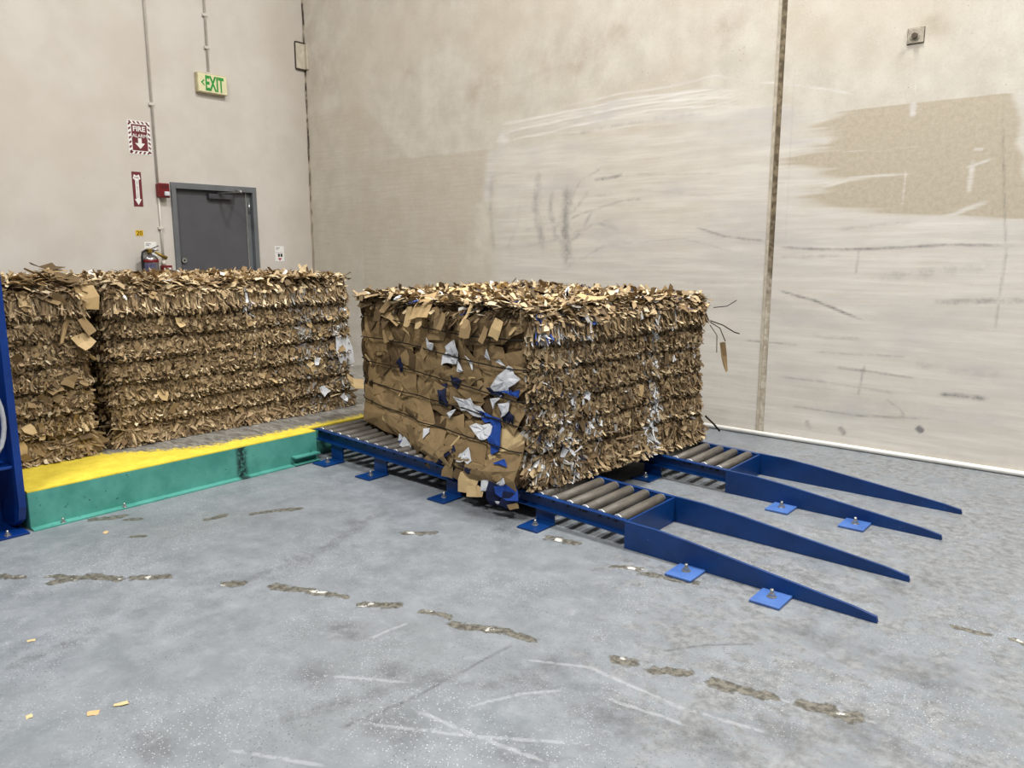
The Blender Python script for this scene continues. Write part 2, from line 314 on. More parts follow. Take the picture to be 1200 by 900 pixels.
def wall_wear_shade(U, V):
    jx = U+.10*(fbm(U*.5, V*3, 2, 31)-.5); jz = V+.035*(fbm(U*.7, V*1.5, 3, 33)-.5)
    low = sstep(V, 2.62, 2.40)*(.55+.25*(fbm(U*.6, V*2.2, 2, 40)-.3))
    w = low*sstep(U, 2.75, 3.15)
    w = w*(1-.0*U)
    tr = sstep(U+.9*(fbm(U*.3, V*7, 3, 47)-.5), 5.85, 6.45)*sstep(V+.22*(fbm(U*.25, V*6, 3, 44)-.5)+.10*(U-6.6), 1.70, 1.80)*(V < 2.458)*sstep(jx+.25*(V-2), 7.55, 7.4)
    tl = (U > .97)*(V < 2.462)*sstep(jx-.35*(V-1.6), 3.05, 2.55)*.5
    side = sstep(V, 1.75, 1.35)*sstep(U, .3, .9)*(U < 3.2)*.35
    w = np.maximum(w*(1-tr), side*.6)
    w = np.where((V >= 2.46) & (U > 6.4), 0, w); g = np.maximum(tr*.95, tl)
    for p, r, a in WST:
        a *= min(1, (r/.013)**.5); r = max(r, .013)
        d, t = pdist(U, jz, p); w = np.maximum(w, a*np.exp(-(d/r)**2)*np.minimum(1, 3.5*np.minimum(t+.02, 1.02-t)))
    # dull tan area above the smears
    up_ = (V > 2.46)*sstep(V+.12*(fbm(U, V, 1.5, 50)-.5), 3.22, 3.10)*sstep(U, .5, 1.0)*sstep(U, 5.6, 4.2)*.32
    dg = sstep(U-1.0+(V-2.45)*1.1, 0.95, .70)*sstep(V, 3.3, 3.0)*.45
    g = np.maximum(g*(1-np.clip(w-.6, 0, 1)*2), np.maximum(up_, dg)*(1-np.clip(w, 0, 1)))
    s = np.zeros(U.shape)
    for p, r, a in SCF:
        a *= min(1, (r/.014)**.5); r = max(r, .014)
        d, t = pdist(U, V+.02*(fbm(U, V, 2, 60)-.5), p); s = np.maximum(s, a*np.exp(-(d/r)**2)*np.minimum(1, 6*np.minimum(t+.05, 1.05-t)))
    s = np.maximum(s, .35*sstep(V, .3, .02)*(fbm(U, V, 4, 70)))
    b = np.zeros(U.shape)
    for x, z, r in ((2.8, 3.08, .13), (3.02, 3.09, .12), (2.75, 3.0, .1), (3.64, 3.22, .16), (3.6, 3.08, .1), (4.11, 3.25, .16), (4.42, 3.3, .12), (4.0, 3.1, .1), (1.82, 3.33, .08), (6.88, 2.92, .06), (6.85, 2.97, .05), (.35, 3.5, .25), (5.4, 3.2, .15)):
        b = np.maximum(b, .42*np.exp(-(((U-x)*.8)**2+(V-z)**2)/r**2))
    b = np.maximum(b, .2*sstep(U, .9, .0)*sstep(V, 2.2, 3.6))  # brown tone paints in shade toward the upper corner, besides some grime
    return np.stack([w, g, s, b], -1)
wb = bpy.data.objects.new('wall_back', None); COL.objects.link(wb); struct(wb)
zs = axis(0, 0.0, 3.9, 9, .014, .3)
grid_mesh('panel', np.concatenate([np.arange(0, 5.80, .014), [5.828]]), zs, lambda u, v: (u, 0*u, v), wall_wear_shade, MW, wb)
grid_mesh('panel', np.concatenate([[5.872], np.arange(5.886, 7.7, .014), np.arange(7.7, 14.1, .4)]), zs, lambda u, v: (u, 0*u, v), wall_wear_shade, MW, wb)
def mat_seal():
    t = NT('joint_sealant'); z = t.sep(t.P())[2]
    dk = t.mix(t.ramp(t.noise(25, 4), .4, .65), L4(96, 84, 66), L4(140, 126, 102))
    lt = t.mix(t.ramp(t.noise(25, 4), .4, .6), L4(176, 164, 144), L4(206, 198, 182))
    f = t.ramp(t.math('ADD', z, t.math('MULTIPLY', t.math('SUBTRACT', t.noise(7, 4), .5), 1.4)), .9, 1.5)
    return t.done(t.mix(f, lt, dk), .8)
MS = mat_seal()
bm = bmesh.new(); box_bm(bm, (5.826, .012, 0), (5.874, .05, 9)); from_bm('joint_sealant', bm, MS, wb)
bm = bmesh.new(); box_bm(bm, (5.806, -.004, 0), (5.829, .03, 9), .003); from_bm('joint_edge', bm, plain('joint_edge_concrete', (186, 176, 158), .8), wb)

# ------------------------------------------------------------------ left wall, with door opening
D0, D1, DZ = -1.7884, -0.772, 2.181
lw = bpy.data.objects.new('wall_left', None); COL.objects.link(lw); struct(lw)
for a, b, z0, z1 in ((-14, D0, 0, 9), (D1, 0, 0, 9), (D0, D1, DZ, 9)):
    box('panel', (-.2, a, z0), (0, b, z1), MLW, lw)
def mat_crack():
    t = NT('corner_caulk'); z = t.sep(t.P())[2]
    f = t.math('MULTIPLY', t.ramp(t.noise(14, 5, .7, t.mapping((1, 1, .5))), .38, .56), t.ramp(z, 1.3, 3.0, .35, 1))
    return t.done(t.mix(f, L4(172, 160, 140), L4(60, 50, 40)), .9)
MC = mat_crack()
pts = [(.006+.004*math.sin(i*1.7), -.006-.004*math.sin(i*2.3+1), i*.12) for i in range(60)]
struct(tube('trim_1', pts, .011, MC, None, 6))
# embedded weld plate bridging the corner
wp = thing('wall_plate', 'small painted rectangular connection plate bridging the wall corner high above the door', 'plate', (0, 0, 3.6))
MWP = plain('plate_paint', (190, 180, 162), .7, 0, .1, 12)
box('plate', (0, -.135, 3.60), (.022, .0, 3.89), MWP, wp, .004); box('plate', (.0, -.022, 3.60), (.07, 0, 3.89), MWP, wp, .004)
MDK = plain('dark_grime', (62, 54, 44), .9)
for z in (3.59, 3.893): box('grime_seam', (.0, -.14, z), (.026, .0, z+.012), MDK, wp)
box('grime_seam', (.0, -.145, 3.6), (.012, -.136, 3.89), MDK, wp)

# ------------------------------------------------------------------ door
MFRM = plain('door_frame_grey', (106, 109, 112), .45, 0, .06, 6); MDOOR = plain('door_leaf_grey', (84, 84, 88), .5, 0, .05, 3)
MCHR = plain('brushed_steel', (176, 176, 174), .3, .8); MBLK = plain('black_rubber', (22, 22, 24), .5)
dr = bpy.data.objects.new('door_1', None); COL.objects.link(dr); struct(dr)
bm = bmesh.new()
for lo, hi in (((-.12, D0, 0), (.025, D0+.052, DZ)), ((-.12, D1-.052, 0), (.025, D1, DZ)), ((-.12, D0+.0505, DZ-.062), (.0248, D1-.0505, DZ))): box_bm(bm, lo, hi, .002)
from_bm('frame', bm, MFRM, dr)
bm = bmesh.new()
for lo, hi in (((-.11, D0+.053, 0), (-.085, D0+.066, DZ-.06)), ((-.11, D1-.066, 0), (-.085, D1-.05, DZ-.06)), ((-.11, D0+.05, DZ-.078), (-.085, D1-.05, DZ-.06))): box_bm(bm, lo, hi)
from_bm('stop', bm, MFRM, dr)
lf = box('leaf', (-.075, D0+.055, .01), (-.032, D1-.115, DZ-.066), MDOOR, dr, .002)
box('hinge_stile', (-.075, D1-.108, .01), (-.03, D1-.055, DZ-.066), MFRM, dr, .002)
box('edge_strip', (-.07, D1-.118, .01), (-.024, D1-.108, DZ-.066), MCHR, dr)
for z in (1.95, 1.1, .3): cyl('hinge', (-.02, D1-.075, z-.06), (-.02, D1-.075, z+.06), .009, MCHR, dr, 8)
cl = box('door_closer', (-.032, -1.36, 2.03), (.02, -1.07, 2.085), plain('closer_grey', (70, 70, 74), .4), dr, .004)
def bar(name, a, b, w, h, mat, parent):
    a, b = Vector(a), Vector(b); d = b-a; L = d.length
    M = Matrix.Translation(a) @ d.to_track_quat('X', 'Z').to_matrix().to_4x4()
    return box(name, (0, -w/2, -h/2), (L, w/2, h/2), mat, parent, 0, M)
bar('arm', (0, -1.24, 2.095), (.33, -1.16, 2.095), .026, .01, MCHR, cl); bar('arm', (.33, -1.16, 2.105), (.028, -1.02, 2.14), .026, .01, MCHR, cl)
cyl('arm_pivot', (.33, -1.16, 2.085), (.33, -1.16, 2.115), .014, MCHR, cl, 8)
hd = cyl('lock', (-.03, D0+.11, 1.36), (-.008, D0+.11, 1.36), .028, MCHR, dr, 14); cyl('keyway', (-.01, D0+.11, 1.36), (-.004, D0+.11, 1.36), .01, MBLK, hd, 8)
lv = cyl('lever_rose', (-.03, D0+.11, 1.235), (-.012, D0+.11, 1.235), .03, MCHR, dr, 14); bar('lever', (.02, D0+.10, 1.24), (.02, D0+.23, 1.24), .018, .022, MCHR, lv); cyl('lever_neck', (-.02, D0+.11, 1.24), (.024, D0+.11, 1.24), .011, MCHR, lv, 8)
box('threshold', (-.12, D0+.05, 0), (0, D1-.05, .012), MCHR, dr)
box('backing', (-.2, D0, 0), (-.12, D1, DZ), MDK, dr)

# ------------------------------------------------------------------ things on the left wall
MWHT = plain('sign_white', (232, 230, 226), .5, 0, .03); MRED = plain('sign_maroon', (108, 42, 48), .5, 0, .08); MREDB = plain('alarm_red', (112, 24, 28), .35, 0, .08)
MCON = plain('conduit_painted', (206, 200, 190), .5, 0, .06)
def conduit(y, z0, z1, label, clamps):
    t = thing('conduit', label, 'conduit', (0.02, y, z0))
    cyl('pipe', (.016, y, z0), (.016, y, z1), .0105, MCON, t, 10)
    for z in clamps:
        c = box('clamp', (0, y-.03, z-.014), (.031, y+.02, z+.014), MCON, t, .003); cyl('screw', (.004, y+.03, z), (.012, y+.03, z), .006, MCHR, c, 6)
    return t
conduit(-1.925, 2.165, 9, 'thin grey conduit rising from the red horn strobe to the ceiling', (2.95, 4.2))
conduit(-1.925, 1.36, 2.015, 'short thin conduit between the horn strobe and the pull station', (1.7,))
conduit(-1.27, 3.36, 9, 'thin grey conduit dropping to the green exit sign', (3.62, 3.95))
# exit sign
ex = thing('exit_sign', 'cream exit sign with green letters and a left arrow above the door', 'sign', (0, -1.26, 3.15))
MEX = plain('sign_cream', (222, 216, 176), .4, 0, .04); MGRN = plain('exit_green', (48, 146, 62), .45, 0, .06)
box('housing', (0, -1.43, 3.142), (.06, -1.085, 3.345), plain('sign_case', (186, 176, 140), .5), ex, .004)
box('face_plate', (.06, -1.424, 3.15), (.066, -1.091, 3.338), MEX, ex, .002)
text('letters', 'EXIT', .19, MGRN, ex, LW(-1.235, 3.243, .0668), .215, .0008, .006, .155)
def poly_plate(name, pts, M, mat, parent, th=.001):
    n = len(pts); vs = [M @ Vector((x, y, 0)) for x, y in pts]+[M @ Vector((x, y, th)) for x, y in pts]
    fs = [tuple(range(n))[::-1], tuple(range(n, 2*n))]+[(i, (i+1) % n, (i+1) % n+n, i+n) for i in range(n)]
    return mesh_obj(name, vs, fs, mat, parent)
poly_plate('chevron', [(.02, .035), (-.02, 0), (.02, -.035), (.02, -.018), (0, 0), (.02, .018)], LW(-1.375, 3.245, .0662), MGRN, ex)
box('canopy', (0, -1.30, 3.345), (.03, -1.24, 3.365), MCON, ex, .003)
# fire alarm sign
fa = thing('fire_alarm_sign', 'maroon and white striped fire alarm sign with a down arrow', 'sign', (0, -2.07, 2.44))
box('plate', (.0, -2.186, 2.438), (.003, -1.956, 2.769), MWHT, fa); box('panel', (.003, -2.150, 2.475), (.0036, -1.992, 2.732), MRED, fa)
Msg = LW(-2.071, 2.6035, .003)
def stripes():
    a, b = .112, .162; out = []
    st = .042; w = .02
    for side in range(4):
        L = (2*b if side % 2 else 2*a); n = int(L/st)
        for i in range(n):
            s0 = -L/2+.004+i*(L-.008)/n
            q = [(s0, 0), (s0+w, 0), (s0+w+.016, .024), (s0+.016, .024)]
            for_ = {0: lambda s, d: (s, b-d), 1: lambda s, d: (a-d, s), 2: lambda s, d: (s, -b+d), 3: lambda s, d: (-a+d, s)}[side]
            out.append([for_(max(-L/2, min(L/2, s)), d+.002) for s, d in q])
    return out
for q in stripes():
    if sum(q[i][0]*q[(i+1) % 4][1]-q[(i+1) % 4][0]*q[i][1] for i in range(4)) < 0: q = q[::-1]
    poly_plate('stripe', q, Msg, MRED, fa, .0006)
text('letters', 'FIRE', .07, MWHT, fa, LW(-2.071, 2.69, .0042), .125, .0006, .002); text('letters', 'ALARM', .05, MWHT, fa, LW(-2.071, 2.622, .0042), .148, .0006, .0003)
poly_plate('arrow', [(-.018, .05), (-.018, .0), (-.05, .0), (0, -.055), (.05, 0), (.018, 0), (.018, .05)], LW(-2.071, 2.548, .0037), MWHT, fa)
# extinguisher arrow sign
ea = thing('extinguisher_sign', 'narrow maroon and white fire extinguisher arrow sign above the number plate', 'sign', (0, -2.135, 1.915))
box('plate', (0, -2.183, 1.914), (.003, -2.088, 2.262), MRED, ea)
poly_plate('arrow', [(-.026, .148), (0, .134), (.026, .148), (.038, .105), (.018, .09), (.018, -.10), (.035, -.10), (0, -.160), (-.035, -.10), (-.018, -.10), (-.018, .09), (-.038, .105)], LW(-2.1355, 2.088, .003), MWHT, ea)
text('letters', 'FIRE', .026, MRED, ea, LW(-2.1355, 2.203, .0042), .044, .0004)
for i, c in enumerate('EXTINGUISHER'): text('letters', c, .019, MRED, ea, LW(-2.1355, 2.167-i*.0145, .0042), None, .0004)
# horn strobe
hs = thing('horn_strobe', 'red fire horn strobe with clear lens beside the door frame', 'alarm', (0, -1.888, 2.01))
box('back_box', (0, -1.945, 2.02), (.045, -1.838, 2.155), MREDB, hs, .006); box('body', (.045, -1.945, 2.012), (.085, -1.833, 2.16), MREDB, hs, .01)
box('strobe_lens', (.085, -1.90, 2.03), (.108, -1.845, 2.075), plain('clear_lens', (205, 208, 212), .15), hs, .008)
for i in range(4): box('grille_slot', (.0845, -1.93, 2.105+i*.01), (.0862, -1.85, 2.11+i*.01), plain('slot_dark', (60, 14, 16), .6), hs)
# number plate
nb = thing('number_plate', 'small yellow plate reading 20 above the extinguisher', 'plate', (0, -2.15, 1.615))
box('plate', (0, -2.19, 1.617), (.003, -2.112, 1.674), plain('plate_yellow', (226, 184, 40), .45, 0, .04), nb); text('digits', '20', .055, MBLK, nb, LW(-2.151, 1.6455, .0036), .060, .0005, .0003, .044)
# notices
MGRY = plain('print_grey', (120, 120, 124), .6); MPNK = plain('print_red', (170, 60, 80), .6)
def notice(y0, y1, z0, z1, label):
    t = thing('wall_notice', label, 'notice', (0, (y0+y1)/2, z0)); yc = (y0+y1)/2; h = z1-z0
    box('sheet', (0, y0, z0), (.002, y1, z1), MWHT, t)
    for i in range(2): box('print_line', (.002, y0+.015, z1-.025-.014*i), (.0026, y0+.07-.02*i, z1-.018-.014*i), MGRY, t)
    box('print_rule', (.002, y0+.01, z0+h*.56), (.0026, y1-.01, z0+h*.58), MGRY, t)
    for s in (-.024, .012): box('print_block', (.002, yc+s, z0+h*.3), (.0026, yc+s+.026, z0+h*.5), MBLK, t)
    return t
n1 = notice(-2.109, -1.984, 1.40, 1.556, 'white printed notice behind the extinguisher handle')
n2 = notice(-.549, -.425, 1.335, 1.515, 'white printed notice to the right of the grey door')
poly_plate('print_emblem', [(-.028, .012), (0, -.02), (.028, .012)][::-1][::-1], LW(-.487, 1.362, .002), MPNK, n2)
# fire extinguisher
fx = thing('fire_extinguisher', 'silver fire extinguisher with black hose and brass nozzle hanging on the left wall', 'extinguisher', (.1, -2.105, .93))
MSIL = plain('extinguisher_silver', (150, 148, 150), .25, .85, .1); MBRS = plain('brass', (150, 124, 60), .4, .6); c = (.1, -2.108)
prof = [(.0, .94), (.075, .94), (.082, .95), (.082, 1.36), (.078, 1.385), (.06, 1.41), (.035, 1.425), (.022, 1.43), (.022, 1.45), (0, 1.45)]
def lathe(name, prof, cx, cy, mat, parent, seg=20):
    vs = []; fs = []
    for r, z in prof:
        for k in range(seg): a = 2*math.pi*k/seg; vs.append((cx+r*math.cos(a), cy+r*math.sin(a), z))
    for i in range(len(prof)-1):
        for k in range(seg): fs.append((i*seg+k, i*seg+(k+1) % seg, (i+1)*seg+(k+1) % seg, (i+1)*seg+k))
    return mesh_obj(name, vs, fs, mat, parent, True)
lathe('cylinder', prof, *c, MSIL, fx)
lathe('collar_band', [(.0795, 1.375), (.0835, 1.372), (.0835, 1.35), (.0825, 1.345)], *c, MREDB, fx)
lb = []
for a0, a1, z0, z1, m, nm in ((-.75, .75, 1.2, 1.335, plain('label_blue_grey', (88, 88, 116), .5, 0, .3, 60), 'label'), (-.5, .5, 1.12, 1.19, MWHT, 'label')):
    N = 10; vs = []
    for i in range(N+1):
        a = a0+(a1-a0)*i/N-.55
        for z in (z0, z1): vs.append((c[0]+.0832*math.cos(a), c[1]+.0832*math.sin(a), z))
    mesh_obj(nm, vs, [(2*i, 2*i+2, 2*i+3, 2*i+1) for i in range(N)], m, fx)
box('valve', (.08, -2.14, 1.44), (.12, -2.085, 1.485), MBRS, fx, .006)
cyl('gauge', (.12, -2.115, 1.46), (.132, -2.115, 1.46), .018, MBRS, fx, 12)
bar('handle', (.1, -2.10, 1.478), (.12, -2.02, 1.515), .02, .01, MSIL, fx); bar('lever', (.1, -2.10, 1.46), (.12, -2.025, 1.47), .02, .01, MSIL, fx)
tube('hose', [(.11, -2.13, 1.465), (.12, -2.16, 1.468), (.12, -2.19, 1.45), (.12, -2.2, 1.4), (.12, -2.2, 1.3), (.12, -2.19, 1.2), (.12, -2.17, 1.05)], .012, MBLK, fx, 8)
cyl('nozzle', (.15, -2.075, 1.45), (.17, -1.965, 1.385), .012, MBRS, fx, 10, .02)
box('wall_hook', (0, -2.13, 1.38), (.03, -2.08, 1.46), MCHR, fx)
# pull station
ps = thing('pull_station', 'small red fire alarm pull station at the foot of the conduit', 'alarm', (0, -1.905, 1.19))
box('body', (0, -1.96, 1.19), (.05, -1.85, 1.31), MREDB, ps, .006); cyl('conduit_fitting', (.018, -1.925, 1.31), (.018, -1.925, 1.36), .019, MCON, ps, 10); box('pull_bar', (.05, -1.945, 1.262), (.06, -1.865, 1.285), MWHT, ps, .003)
# bolted plate on the back wall
bp_ = thing('anchor_plate', 'small square grey steel plate with centre bolt high on the concrete wall', 'plate', (6.76, 0, 2.84))
MPL = plain('weathered_steel', (176, 167, 150), .7, .0, .2, 30)
box('plate', (6.71, -.012, 2.842), (6.81, 0, 2.938), MPL, bp_, .003); box('rim', (6.707, -.004, 2.839), (6.813, 0, 2.941), MDK, bp_)
cyl('bolt', (6.757, -.035, 2.888), (6.757, -.01, 2.888), .019, plain('bolt_brown', (96, 84, 74), .5, .5), bp_, 6); cyl('washer', (6.757, -.016, 2.888), (6.757, -.011, 2.888), .028, MPL, bp_, 16)
# white pipe along the wall foot
wpipe = cyl('white_pipe', (.6, -.022, .02), (13.5, -.022, .02), .019, plain('pipe_white', (226, 224, 218), .35, 0, .03), None, 12)
tag(wpipe, 'long thin white pipe lying along the foot of the concrete wall', 'pipe')

# ------------------------------------------------------------------ steel platform with yellow nosing
def mat_deck():
    t = NT('worn_yellow_deck'); x, y, z = t.sep(t.P())
    edge = t.ramp(y, -4.35, -3.35, 3.05, 3.52)
    ns = t.math('MULTIPLY', t.math('SUBTRACT', t.noise(34, 6, .8, t.mapping((.6, 1, 1))), .5), .55)
    f = t.ramp(t.math('SUBTRACT', t.math('ADD', x, ns), edge), -.03, .03)
    ye = t.mix(t.ramp(t.noise(9, 5, .7), .3, .7), L4(214, 190, 62), L4(234, 212, 78))
    ye = t.mix(t.math('MULTIPLY', t.ramp(t.noise(45, 5, .7), .60, .7), .6), ye, L4(130, 112, 50))
    st = t.mix(t.ramp(t.noise(12, 5, .75, t.mapping((.8, 3, 1), rot=(0, 0, .5))), .35, .7), L4(112, 108, 102), L4(176, 174, 168))
    st = t.mix(t.ramp(t.noise(20, 4, .7, t.mapping((.35, 2.4, 1))), .62, .7), st, L4(226, 225, 220))
    col = t.mix(f, st, ye); t.bump(t.noise(30, 4), .2, .003)
    return t.done(col, t.ramp(f, 0, 1, .4, .55), t.ramp(f, 0, 1, .35, 0))
def mat_green():
    t = NT('green_steel_paint'); x, y, z = t.sep(t.P())
    col = t.mix(t.ramp(t.noise(5, 5, .65), .3, .7), L4(66, 136, 124), L4(88, 158, 146))
    dots = t.math('MULTIPLY', t.ramp(t.noise(26, 3, .6), .67, .72), t.ramp(t.noise(3), .42, .56)); col = t.mix(dots, col, L4(24, 52, 44))
    w = t.math('ABSOLUTE', t.math('ADD', y, 3.325)); sm = t.math('MULTIPLY', t.ramp(w, .055, .015), t.ramp(t.noise(30, 5, .75), .36, .54))
    col = t.mix(t.math('MULTIPLY', sm, .93), col, L4(22, 26, 24))
    return t.done(col, .42)
MDECK, MGREEN = mat_deck(), mat_green()
KX, KE, KL = 3.70, -2.735, -4.58
pl = thing('loading_platform', 'low green steel platform with worn yellow top edge carrying the two rear bales', 'platform', (2.5, -3.4, 0))
bm = bmesh.new()
poly = [(1.0, KL), (KX-.004, KL), (KX-.004, KE), (3.60, KE), (3.60, -.5), (1.0, -.5)]
vs = [bm.verts.new((x, y, .2)) for x, y in poly]+[bm.verts.new((x, y, .211)) for x, y in poly]; n = len(poly)
bm.faces.new(vs[:n][::-1]); bm.faces.new(vs[n:])
for i in range(n): bm.faces.new((vs[i], vs[(i+1) % n], vs[(i+1) % n+n], vs[i+n]))
from_bm('deck_plate', bm, MDECK, pl)
prism('front_plate', [(KX-.008, .2), (KX, .205), (KX, .012), (KX+.045, .008), (KX+.045, 0), (KX-.008, 0)], 'y', KL, KE, MGREEN, pl)
box('end_plate', (1.0, KL-.002, 0), (KX-.008, KL+.008, .2), MGREEN, pl); box('return_plate', (3.56, KE-.01, 0), (KX-.009, KE, .2), MGREEN, pl)
box('rear_front_plate', (3.585, KE, 0), (3.597, -.5, .2), MGREEN, pl)
for y in (-1.1, -2.4, -3.5): box('joist', (1.0, y-.05, 0), (3.56, y+.05, .199), MGREEN, pl)
bm = bmesh.new(); box_bm(bm, (KX, -2.95, .055), (KX+.055, -2.745, .064)); box_bm(bm, (KX, -2.95, .008), (KX+.055, -2.745, .014)); box_bm(bm, (KX+.001, -2.95, .012), (KX+.008, -2.745, .058)); from_bm('channel_bracket', bm, MGREEN, pl)
def anchor(x, y, z, parent, s=1.0):
    a = cyl('anchor_bolt', (x, y, z), (x, y, z+.028*s), .006*s, MCHR, parent, 8); cyl('nut', (x, y, z+.003), (x, y, z+.013*s), .0115*s, MCHR, a, 6, smooth=False); cyl('washer', (x, y, z), (x, y, z+.003), .017*s, MCHR, a, 12)
for y in (-4.43, -4.10): anchor(KX+.026, y, .0085, pl, .9)

# ------------------------------------------------------------------ blue roller conveyors
def mat_blue(name, c1, c2, rough=.38):
    t = NT(name); t.b.inputs['Specular IOR Level'].default_value = .45
    col = t.mix(t.ramp(t.noise(6, 4, .6), .3, .7), L4(*c1), L4(*c2)); col = t.mix(t.math('MULTIPLY', t.ramp(t.noise(60, 4, .7), .66, .74), .5), col, L4(120, 135, 165))
    return t.done(col, rough)
MBLU = mat_blue('blue_enamel', (1, 44, 98), (4, 55, 116))
def mat_roller():
    t = NT('grey_roller_steel'); col = t.mix(t.ramp(t.noise(10, 5, .7, t.mapping((4, .6, 4))), .3, .7), L4(82, 77, 70), L4(112, 106, 98))
    col = t.mix(t.math('MULTIPLY', t.ramp(t.noise(26, 4, .7), .6, .72), .5), col, L4(128, 118, 102)); return t.done(col, .5, .1)
MROL = mat_roller(); MBRG = plain('bearing_white', (224, 226, 228), .3, .3, .03)
SL = -.03; ZA, ZB, XA, XB = .206, .143, 3.62, 6.275
def zr(x): return ZA+(ZB-ZA)*(x-XA)/(XB-XA)
def make_conveyor(y0, wid, label):
    """y0: outer front rail line at x=6.36; wid: rail to rail"""
    t = thing('roller_conveyor', label, 'conveyor', (XA, y0, 0), 'blue roller conveyors')
    fy = lambda x: y0+SL*(x-6.36)
    for side in (0, 1):
        bm = bmesh.new(); s = 1 if side == 0 else -1; off = 0 if side == 0 else wid
        dep, flg = .078, .034
        for (ya, yb, za, zb) in ((0, flg, -.006, 0), (0, flg, -dep, -dep+.006), (flg-.006, flg, -dep, 0)):
            vs = []
            for x in (XA, XB):
                for yy in (ya, yb):
                    for zz in (za, zb): vs.append(bm.verts.new((x, fy(x)+off+s*yy, zr(x)+zz)))
            for f in ((0, 1, 3, 2), (4, 6, 7, 5), (0, 4, 5, 1), (2, 3, 7, 6), (0, 2, 6, 4), (1, 5, 7, 3)): bm.faces.new([vs[i] for i in f])
        bmesh.ops.recalc_face_normals(bm, faces=bm.faces[:])
        r = from_bm('side_rail', bm, MBLU, t)
        if side == 0:
            for x in (5.98, 6.02, 6.16, 6.20, 5.70): cyl('bolt_head', (x, fy(x)+.020, zr(x)-.022), (x, fy(x)+.029, zr(x)-.022), .006, MBLK, r, 6)
    k = 0; x = 3.655
    xs = []
    while x < 6.24: xs.append(x); x += .1021
    for x in xs:
        z = zr(x)-.0225; ya, yb = fy(x)+.040, fy(x)+wid-.040
        ro = cyl('roller', (x, ya, z), (x+SL*0, yb, z), .0295, MROL, t, 16)
        for yy, s in ((ya, -1), (yb, 1)):
            cyl('bearing_cap', (x, yy+s*.005, z), (x, yy-s*.003, z), .0305 if s < 0 else .028, MBRG, ro, 14); 
        cyl('axle', (x, ya-.02, z), (x, yb+.02, z), .007, MBLK, ro, 6)
    xc = 6.272
    box('cross_bar', (xc, fy(xc)+.012, .0), (xc+.012, fy(xc)+wid-.012, ZB-.004), MBLU, t)
    for side in (0, 1):
        off = 0 if side == 0 else wid-.014
        pr = [(XB, .001), (7.475, .001), (7.482, .006), (7.476, .028), (7.40, .042), (6.62, .128), (6.46, .141), (XB, ZB+.001)]
        bm = bmesh.new(); a = [bm.verts.new((x, fy(x)+off, z)) for x, z in pr]; b = [bm.verts.new((x, fy(x)+off+.014, z)) for x, z in pr]; n = len(pr)
        bm.faces.new(a); bm.faces.new(b[::-1])
        for i in range(n): bm.faces.new((a[i], b[i], b[(i+1) % n], a[(i+1) % n]))
        bmesh.ops.recalc_face_normals(bm, faces=bm.faces[:]); bmesh.ops.bevel(bm, geom=[e for e in bm.edges if abs(e.verts[0].co.y-e.verts[1].co.y) < .02 and abs(e.verts[0].co.x-e.verts[1].co.x) > .05], offset=.0015, segments=1, affect='EDGES')
        from_bm('guide_plate', bm, MBLU, t)
    for x in (3.85, 4.33, 5.03, 5.745):
        for side in (0, 1):
            s = 1 if side == 0 else -1; yb_ = fy(x)+(0 if side == 0 else wid)+s*.022; zt = zr(x)-.0785
            lg = box('leg', (x-.062, min(yb_, yb_+s*.01), .004), (x+.062, max(yb_, yb_+s*.01), zt), MBLU, t)
            o_ = -s*.16 if side == 0 else s*.16   # front feet point out, rear feet point in
            f = box('foot_plate', (x-.07, min(yb_+s*.01, yb_+o_), 0.0005), (x+.07, max(yb_+s*.01, yb_+o_), .01), MBLU, lg, .001)
            if side == 0: anchor(x-.005, yb_+o_*.5, .01, lg, 1.1)
    for x in (6.66, 7.07):
        pd = box('floor_pad', (x-.066, fy(x)-.155, .0005), (x+.066, fy(x)-.0005, .013), mat_pad, t, .003); anchor(x, fy(x)-.07, .013, pd, 1.25)
    return t
mat_pad = mat_blue('blue_enamel_toplit', (58, 92, 156), (76, 112, 176), .45)  # same blue enamel, lightened to carry gloss and downlight on the flat pads
make_conveyor(-2.77, .525, 'blue steel roller conveyor nearest the camera under the front bale')
make_conveyor(-1.595, .527, 'blue steel roller conveyor closer to the concrete wall')

# ------------------------------------------------------------------ blue machine post at the left edge
MBD = mat_blue('machine_blue', (3, 42, 108), (6, 54, 130), .35)
po = thing('machine_post', 'tall blue steel machine post with hose coils at the left edge', 'post', (3.5, -4.8, 0))
PX = 3.67
def flange():
    pr = [(-.02, .012), (.10, .012), (.20, .03), (.27, .075), (.30, .15), (.30, 3.2), (-.02, 3.2)]
    return [(PX-.22+x*1.0, z) for x, z in pr]
prism('side_flange', flange(), 'y', -4.640, -4.606, MBD, po)
box('web_plate', (PX-.22, -5.6, .012), (PX-.20, -4.641, .42), MBD, po); box('web_plate', (PX-.22, -4.76, .42), (PX-.20, -4.641, 3.2), MBD, po); box('outer_plate', (PX-.22, -5.0, .62), (PX-.2, -4.77, 3.2), MBD, po)
box('shelf_plate', (PX-.2, -5.6, .36), (PX+.06, -4.641, .375), MBD, po, .003)
box('base_plate', (PX-.24, -5.6, .0005), (PX+.09, -4.606, .012), MBD, po, .002); anchor(PX+.06, -4.70, .012, po, 1.0)
MHOSE = plain('hose_grey', (170, 172, 176), .4); MHB = plain('hose_blue', (40, 100, 190), .4)
tube('hose_coil', [(PX+.065, -4.735+.075*math.sin(a), .62+.18*math.cos(a)) for a in [i*.3 for i in range(21)]], .012, MHOSE, po, 8, True)
tube('hose_coil', [(PX+.05, -4.745+.055*math.sin(a), .60+.06*math.cos(a)) for a in [i*.3 for i in range(21)]], .014, MHB, po, 8, True)
